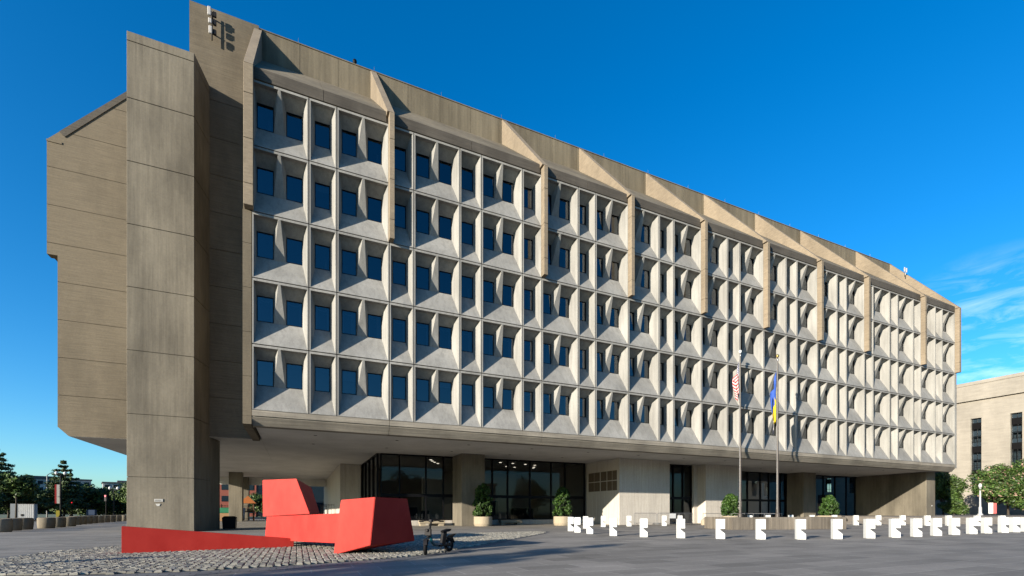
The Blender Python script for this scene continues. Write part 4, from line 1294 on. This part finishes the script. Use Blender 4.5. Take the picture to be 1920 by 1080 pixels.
# trees on the left
tree('conifer', 'tall dark conifer with drooping tiers at the far left', 'tree', -39.6, 69.0, 0, 2.0, conifer_clumps(3.6, 3.0, 10.6, 13, 31), 15000, .22, M['needle'], 31, .2, None, 2)
tree('conifer', 'pointed conifer right of the bannered street lamp', 'tree', -31.2, 67.5, 0, 2.0, conifer_clumps(3.0, 2.4, 8.9, 12, 32), 13000, .21, M['needle'], 32, .18, None, 2)
T_ = [('street_tree', 'broad dark street tree under the tall conifer at the left edge', -39.5, 60.5, 4.6, 1.6, 6.4, 41, 'leaf'),
      ('street_tree', 'dark street tree behind the white kiosk', -37.0, 70.5, 4.2, 1.2, 6.2, 42, 'leaf'),
      ('street_tree', 'low dark tree between the two conifers', -34.6, 80.0, 4.2, .8, 5.2, 43, 'leaf'),
      ('street_tree', 'dark tree beside the pointed conifer', -29.0, 72.0, 3.6, .8, 6.2, 44, 'leaf'),
      ('street_tree', 'low dark tree behind the blue utility cabinet', -28.0, 82.0, 4.6, .6, 5.2, 45, 'leaf'),
      ('street_tree', 'dark tree left of the nearer traffic light', -25.2, 76.0, 3.6, .8, 5.0, 46, 'leaf'),
      ('street_tree', 'sunlit bushy tree against the left side of the pylon', -21.2, 66.5, 3.4, 1.0, 6.7, 47, 'leaf'),
      ('street_tree', 'tree partly hidden by the pylon at street level', -16.5, 74.0, 4.0, 1.0, 7.0, 48, 'leaf'),
      ('street_tree', 'distant tree seen under the block beside the red brick house', -6.0, 92.0, 3.4, 1.0, 5.2, 49, 'leaf'),
      ('street_tree', 'rear tree closing the gap under the tall conifer', -44.5, 84.0, 5.5, .8, 7.0, 51, 'leaf'),
      ('street_tree', 'rear tree closing the gap left of the sunlit bushy tree', -22.5, 86.0, 4.6, .6, 5.6, 52, 'leaf')]
for nm, lab, x, y, R_, h0, h1, sd_, mt in T_:
    tree(nm, lab, 'tree', x, y, 0, h0 + .8, round_clumps(R_, h0, h1, 34, sd_, .35), 11000, .25, M[mt], sd_, .2)
hd_ = MB()
tr_ = empty('street_tree', 'bare slender trunked young tree in front of the white kiosk', 'tree', (-31.6, 54.6, 0))
MB().path([(0, 0, 0), (.05, 0, 2), (0, .05, 4.2)], [.13, .11, .06], 8).build('trunk', M['bark'], tr_)
leaf_obj('crown', [(a, b, c_, d_, e_, f_, g_) for a, b, c_, d_, e_, f_, g_ in round_clumps(2.3, 3.2, 6.2, 18, 60, .4)], 3000, .3, M['leaf'], tr_, seed=60)

def far_building(label, x, y, w, d, h, rz, mat, rows, cols_, name='far_building'):
    r = empty(name, label, 'building', (x, y, 0), rz)
    MB().box(0, w, 0, d, 0, h).build('wall', mat, r)
    MB().box(-.4, w + .4, -.4, d + .4, h + .002, h + .8).build('roof', M['roofdark'], r)
    MB().box(w * .25, w * .6, d * .3, d * .7, h + .81, h + 2.0).build('roof_plant', M['roofdark'], r)
    for i in range(rows):
        for j in range(cols_):
            a = w * (j + .22) / cols_; b_ = w * (j + .78) / cols_; z = h * (i + .3) / rows; z1 = h * (i + .78) / rows
            MB().box(a, b_, -.12, -.02, z, z1).build('window', M['glassdark'], r)
far_building('long pale office block far behind the trees on the left', -137, 305, 34, 16, 19.0, R(24), M['palewall'], 5, 9)
far_building('pale office block far behind, between the conifer and the pylon', -98, 310, 26, 14, 17.5, R(18), M['palewall'], 5, 7)
far_building('red brick house seen under the block beside the pylon', -16, 112, 8.5, 8, 9.0, 0, M['brick'], 3, 3)
far_building('dark glass office block seen under the rear beam', -20.5, 130, 36, 10, 17, 0, M['glassdark'], 5, 4)

# things under the rear of the block
ph = empty('playhouse', 'timber playhouse with an orange pitched roof behind the black fence', 'playhouse', (-3.7, 43.6, 0))
b = MB()
for X in (-.7, .7):
    for Y in (-.6, .6): b.box(X - .07, X + .07, Y - .07, Y + .07, 0, 2.35)
b.box(-.8, .8, -.7, .7, 1.15, 1.3)
for k in range(9): b.box(-.74 + .18 * k, -.68 + .18 * k, -.72, -.68, 1.3, 1.85)
b.build('frame', M['wood'], ph)
MB().hexa([(-1.05, -.95, 2.35), (1.05, -.95, 2.35), (1.05, .95, 2.35), (-1.05, .95, 2.35)], [(-.05, -.05, 3.35), (.05, -.05, 3.35), (.05, .05, 3.35), (-.05, .05, 3.35)]).build('roof', M['orange'], ph)
MB().hexa([(-1.9, -.3, 1.9), (-.9, -.3, 1.9), (-.9, .3, 1.9), (-1.9, .3, 1.9)], [(-1.5, -.25, 3.1), (-.9, -.25, 2.9), (-.9, .25, 2.9), (-1.5, .25, 3.1)]).build('side_roof', M['orange'], ph)
MB().hexa([(.75, -.3, 1.1), (.85, -.3, 1.1), (.85, .3, 1.1), (.75, .3, 1.1)], [(2.2, -.3, .1), (2.3, -.3, .1), (2.3, .3, .1), (2.2, .3, .1)]).build('slide', M['wood'], ph)
def fence(x0, x1, y, label):
    r = empty('iron_fence', label, 'fence', (x0, y, 0), 0)
    L = x1 - x0; f = MB()
    for z in (.25, 1.95): f.box(0, L, -.02, .02, z, z + .05)
    n = int(L / .28)
    for k in range(n + 1): f.box(L * k / n - .012, L * k / n + .012, -.012, .012, .05, 2.1)
    f.build('railings', M['black'], r)
    for k in range(int(L / 3) + 1): MB().box(3 * k - .04, 3 * k + .04, -.045, .045, 0, 2.2).build('post', M['black'], r)
fence(-9.5, 6.2, 41.5, 'black iron fence round the play yard under the block')
fence(2.0, 6.2, 27.0, 'short black iron fence beside the left board-marked wall')
tg = empty('tarpaulin_stack', 'green tarpaulin over tan boxes behind the black bin', 'stack', (-6.1, 40.2, 0))
MB().box(-.8, .8, -.5, .5, 0, 1.05).build('boxes', M['card'], tg, bevel=.04)
MB().hexa([(-.85, -.55, 1.052), (1.1, -.55, 1.052), (1.1, .55, 1.052), (-.85, .55, 1.052)], [(-.3, -.4, 1.75), (1.0, -.45, 1.65), (.95, .4, 1.8), (-.2, .45, 1.6)]).build('tarpaulin', M['green'], tg, bevel=.05)
bb = empty('blue_container', 'dark blue wheeled container behind the black fence', 'container', (-4.6, 42.5, 0))
MB().hexa([(-.55, -.45, .1), (.55, -.45, .1), (.55, .45, .1), (-.55, .45, .1)], [(-.65, -.5, 1.6), (.65, -.5, 1.6), (.65, .5, 1.6), (-.65, .5, 1.6)]).build('body', M['bluebin'], bb)
MB().hexa([(-.68, -.53, 1.602), (.68, -.53, 1.602), (.68, .53, 1.602), (-.68, .53, 1.602)], [(-.6, -.5, 1.7), (.6, -.5, 1.7), (.6, .5, 1.75), (-.6, .5, 1.75)]).build('lid', M['bluebin'], bb)
for X in (-.4, .4): MB().tube((X, -.46, .1), (X, -.40, .1), .1, .1, 12).build('wheel', M['rubber'], bb)
tb = empty('litter_bin', 'square black litter bin on the pavement behind the pylon', 'litter bin', (-1.85, 8.3, 0))
MB().hexa([(-.38, -.38, .03), (.38, -.38, .03), (.38, .38, .03), (-.38, .38, .03)], [(-.42, -.42, .78), (.42, -.42, .78), (.42, .42, .78), (-.42, .42, .78)]).build('body', M['black'], tb, bevel=.02)
MB().hexa([(-.44, -.44, .782), (.44, -.44, .782), (.44, .44, .782), (-.44, .44, .782)], [(-.3, -.3, .9), (.3, -.3, .9), (.3, .3, .9), (-.3, .3, .9)]).build('lid', M['black'], tb, bevel=.02)

# ------------------------------------------------------------------ street trees and houses across the plaza, seen as shadows and reflections
tree('slender_tree', 'slender open tree on the near side of the plaza, casting the streaked shadow', 'tree', -19.8, -30.1, 0, 2.2, conifer_clumps(2.5, 2.6, 8.3, 10, 71), 5200, .24, M['needle'], 71, .13, None, 2)
twin_lamp(-20.6, -23.6, 4.9, 'black twin globe lamp on the near side of the plaza, left of the view')
for k, (x, y, R_, h1) in enumerate([(-52, -92, 7, 15), (-30, -98, 6.5, 13), (-14, -94, 6, 11.5), (22, -96, 6, 12), (34, -99, 6.5, 14), (76, -95, 7, 13), (98, -92, 7, 15), (116, -86, 7, 16), (134, -80, 7, 15)]):
    tree('street_tree', 'broad tree across the street behind the viewpoint, %s in its row' % ordw[k], 'tree', x, y, 0, 3, round_clumps(R_, 2.2, h1, 26, 80 + k, .38), 3600, .55, M['leaf'], 80 + k, .3)
far_building('long limestone building across the street behind the viewpoint', 70, -112, 60, 18, 11, R(180), M['limestone'], 3, 12)
far_building('red brick building across the street behind the viewpoint', 2, -112, 34, 14, 15, R(180), M['brick'], 4, 8)

# far-off wood closing the horizon behind the streets
g_ = np.random.default_rng(5)
dw = []
for k in range(420):
    a_ = R(-70 + 150 * k / 420); rad_ = g_.uniform(330, 420)
    h_ = g_.uniform(6, 12)
    dw.append((2 + rad_ * math.sin(a_), -30 + rad_ * math.cos(a_), h_ * .5, 8, 8, h_ * .55, 1))
tag(leaf_obj('distant_wood', dw, 30000, 2.6, M['leaf'], None, seed=99), 'far-off dark wood along the horizon behind the streets', 'wood', None, 'stuff')
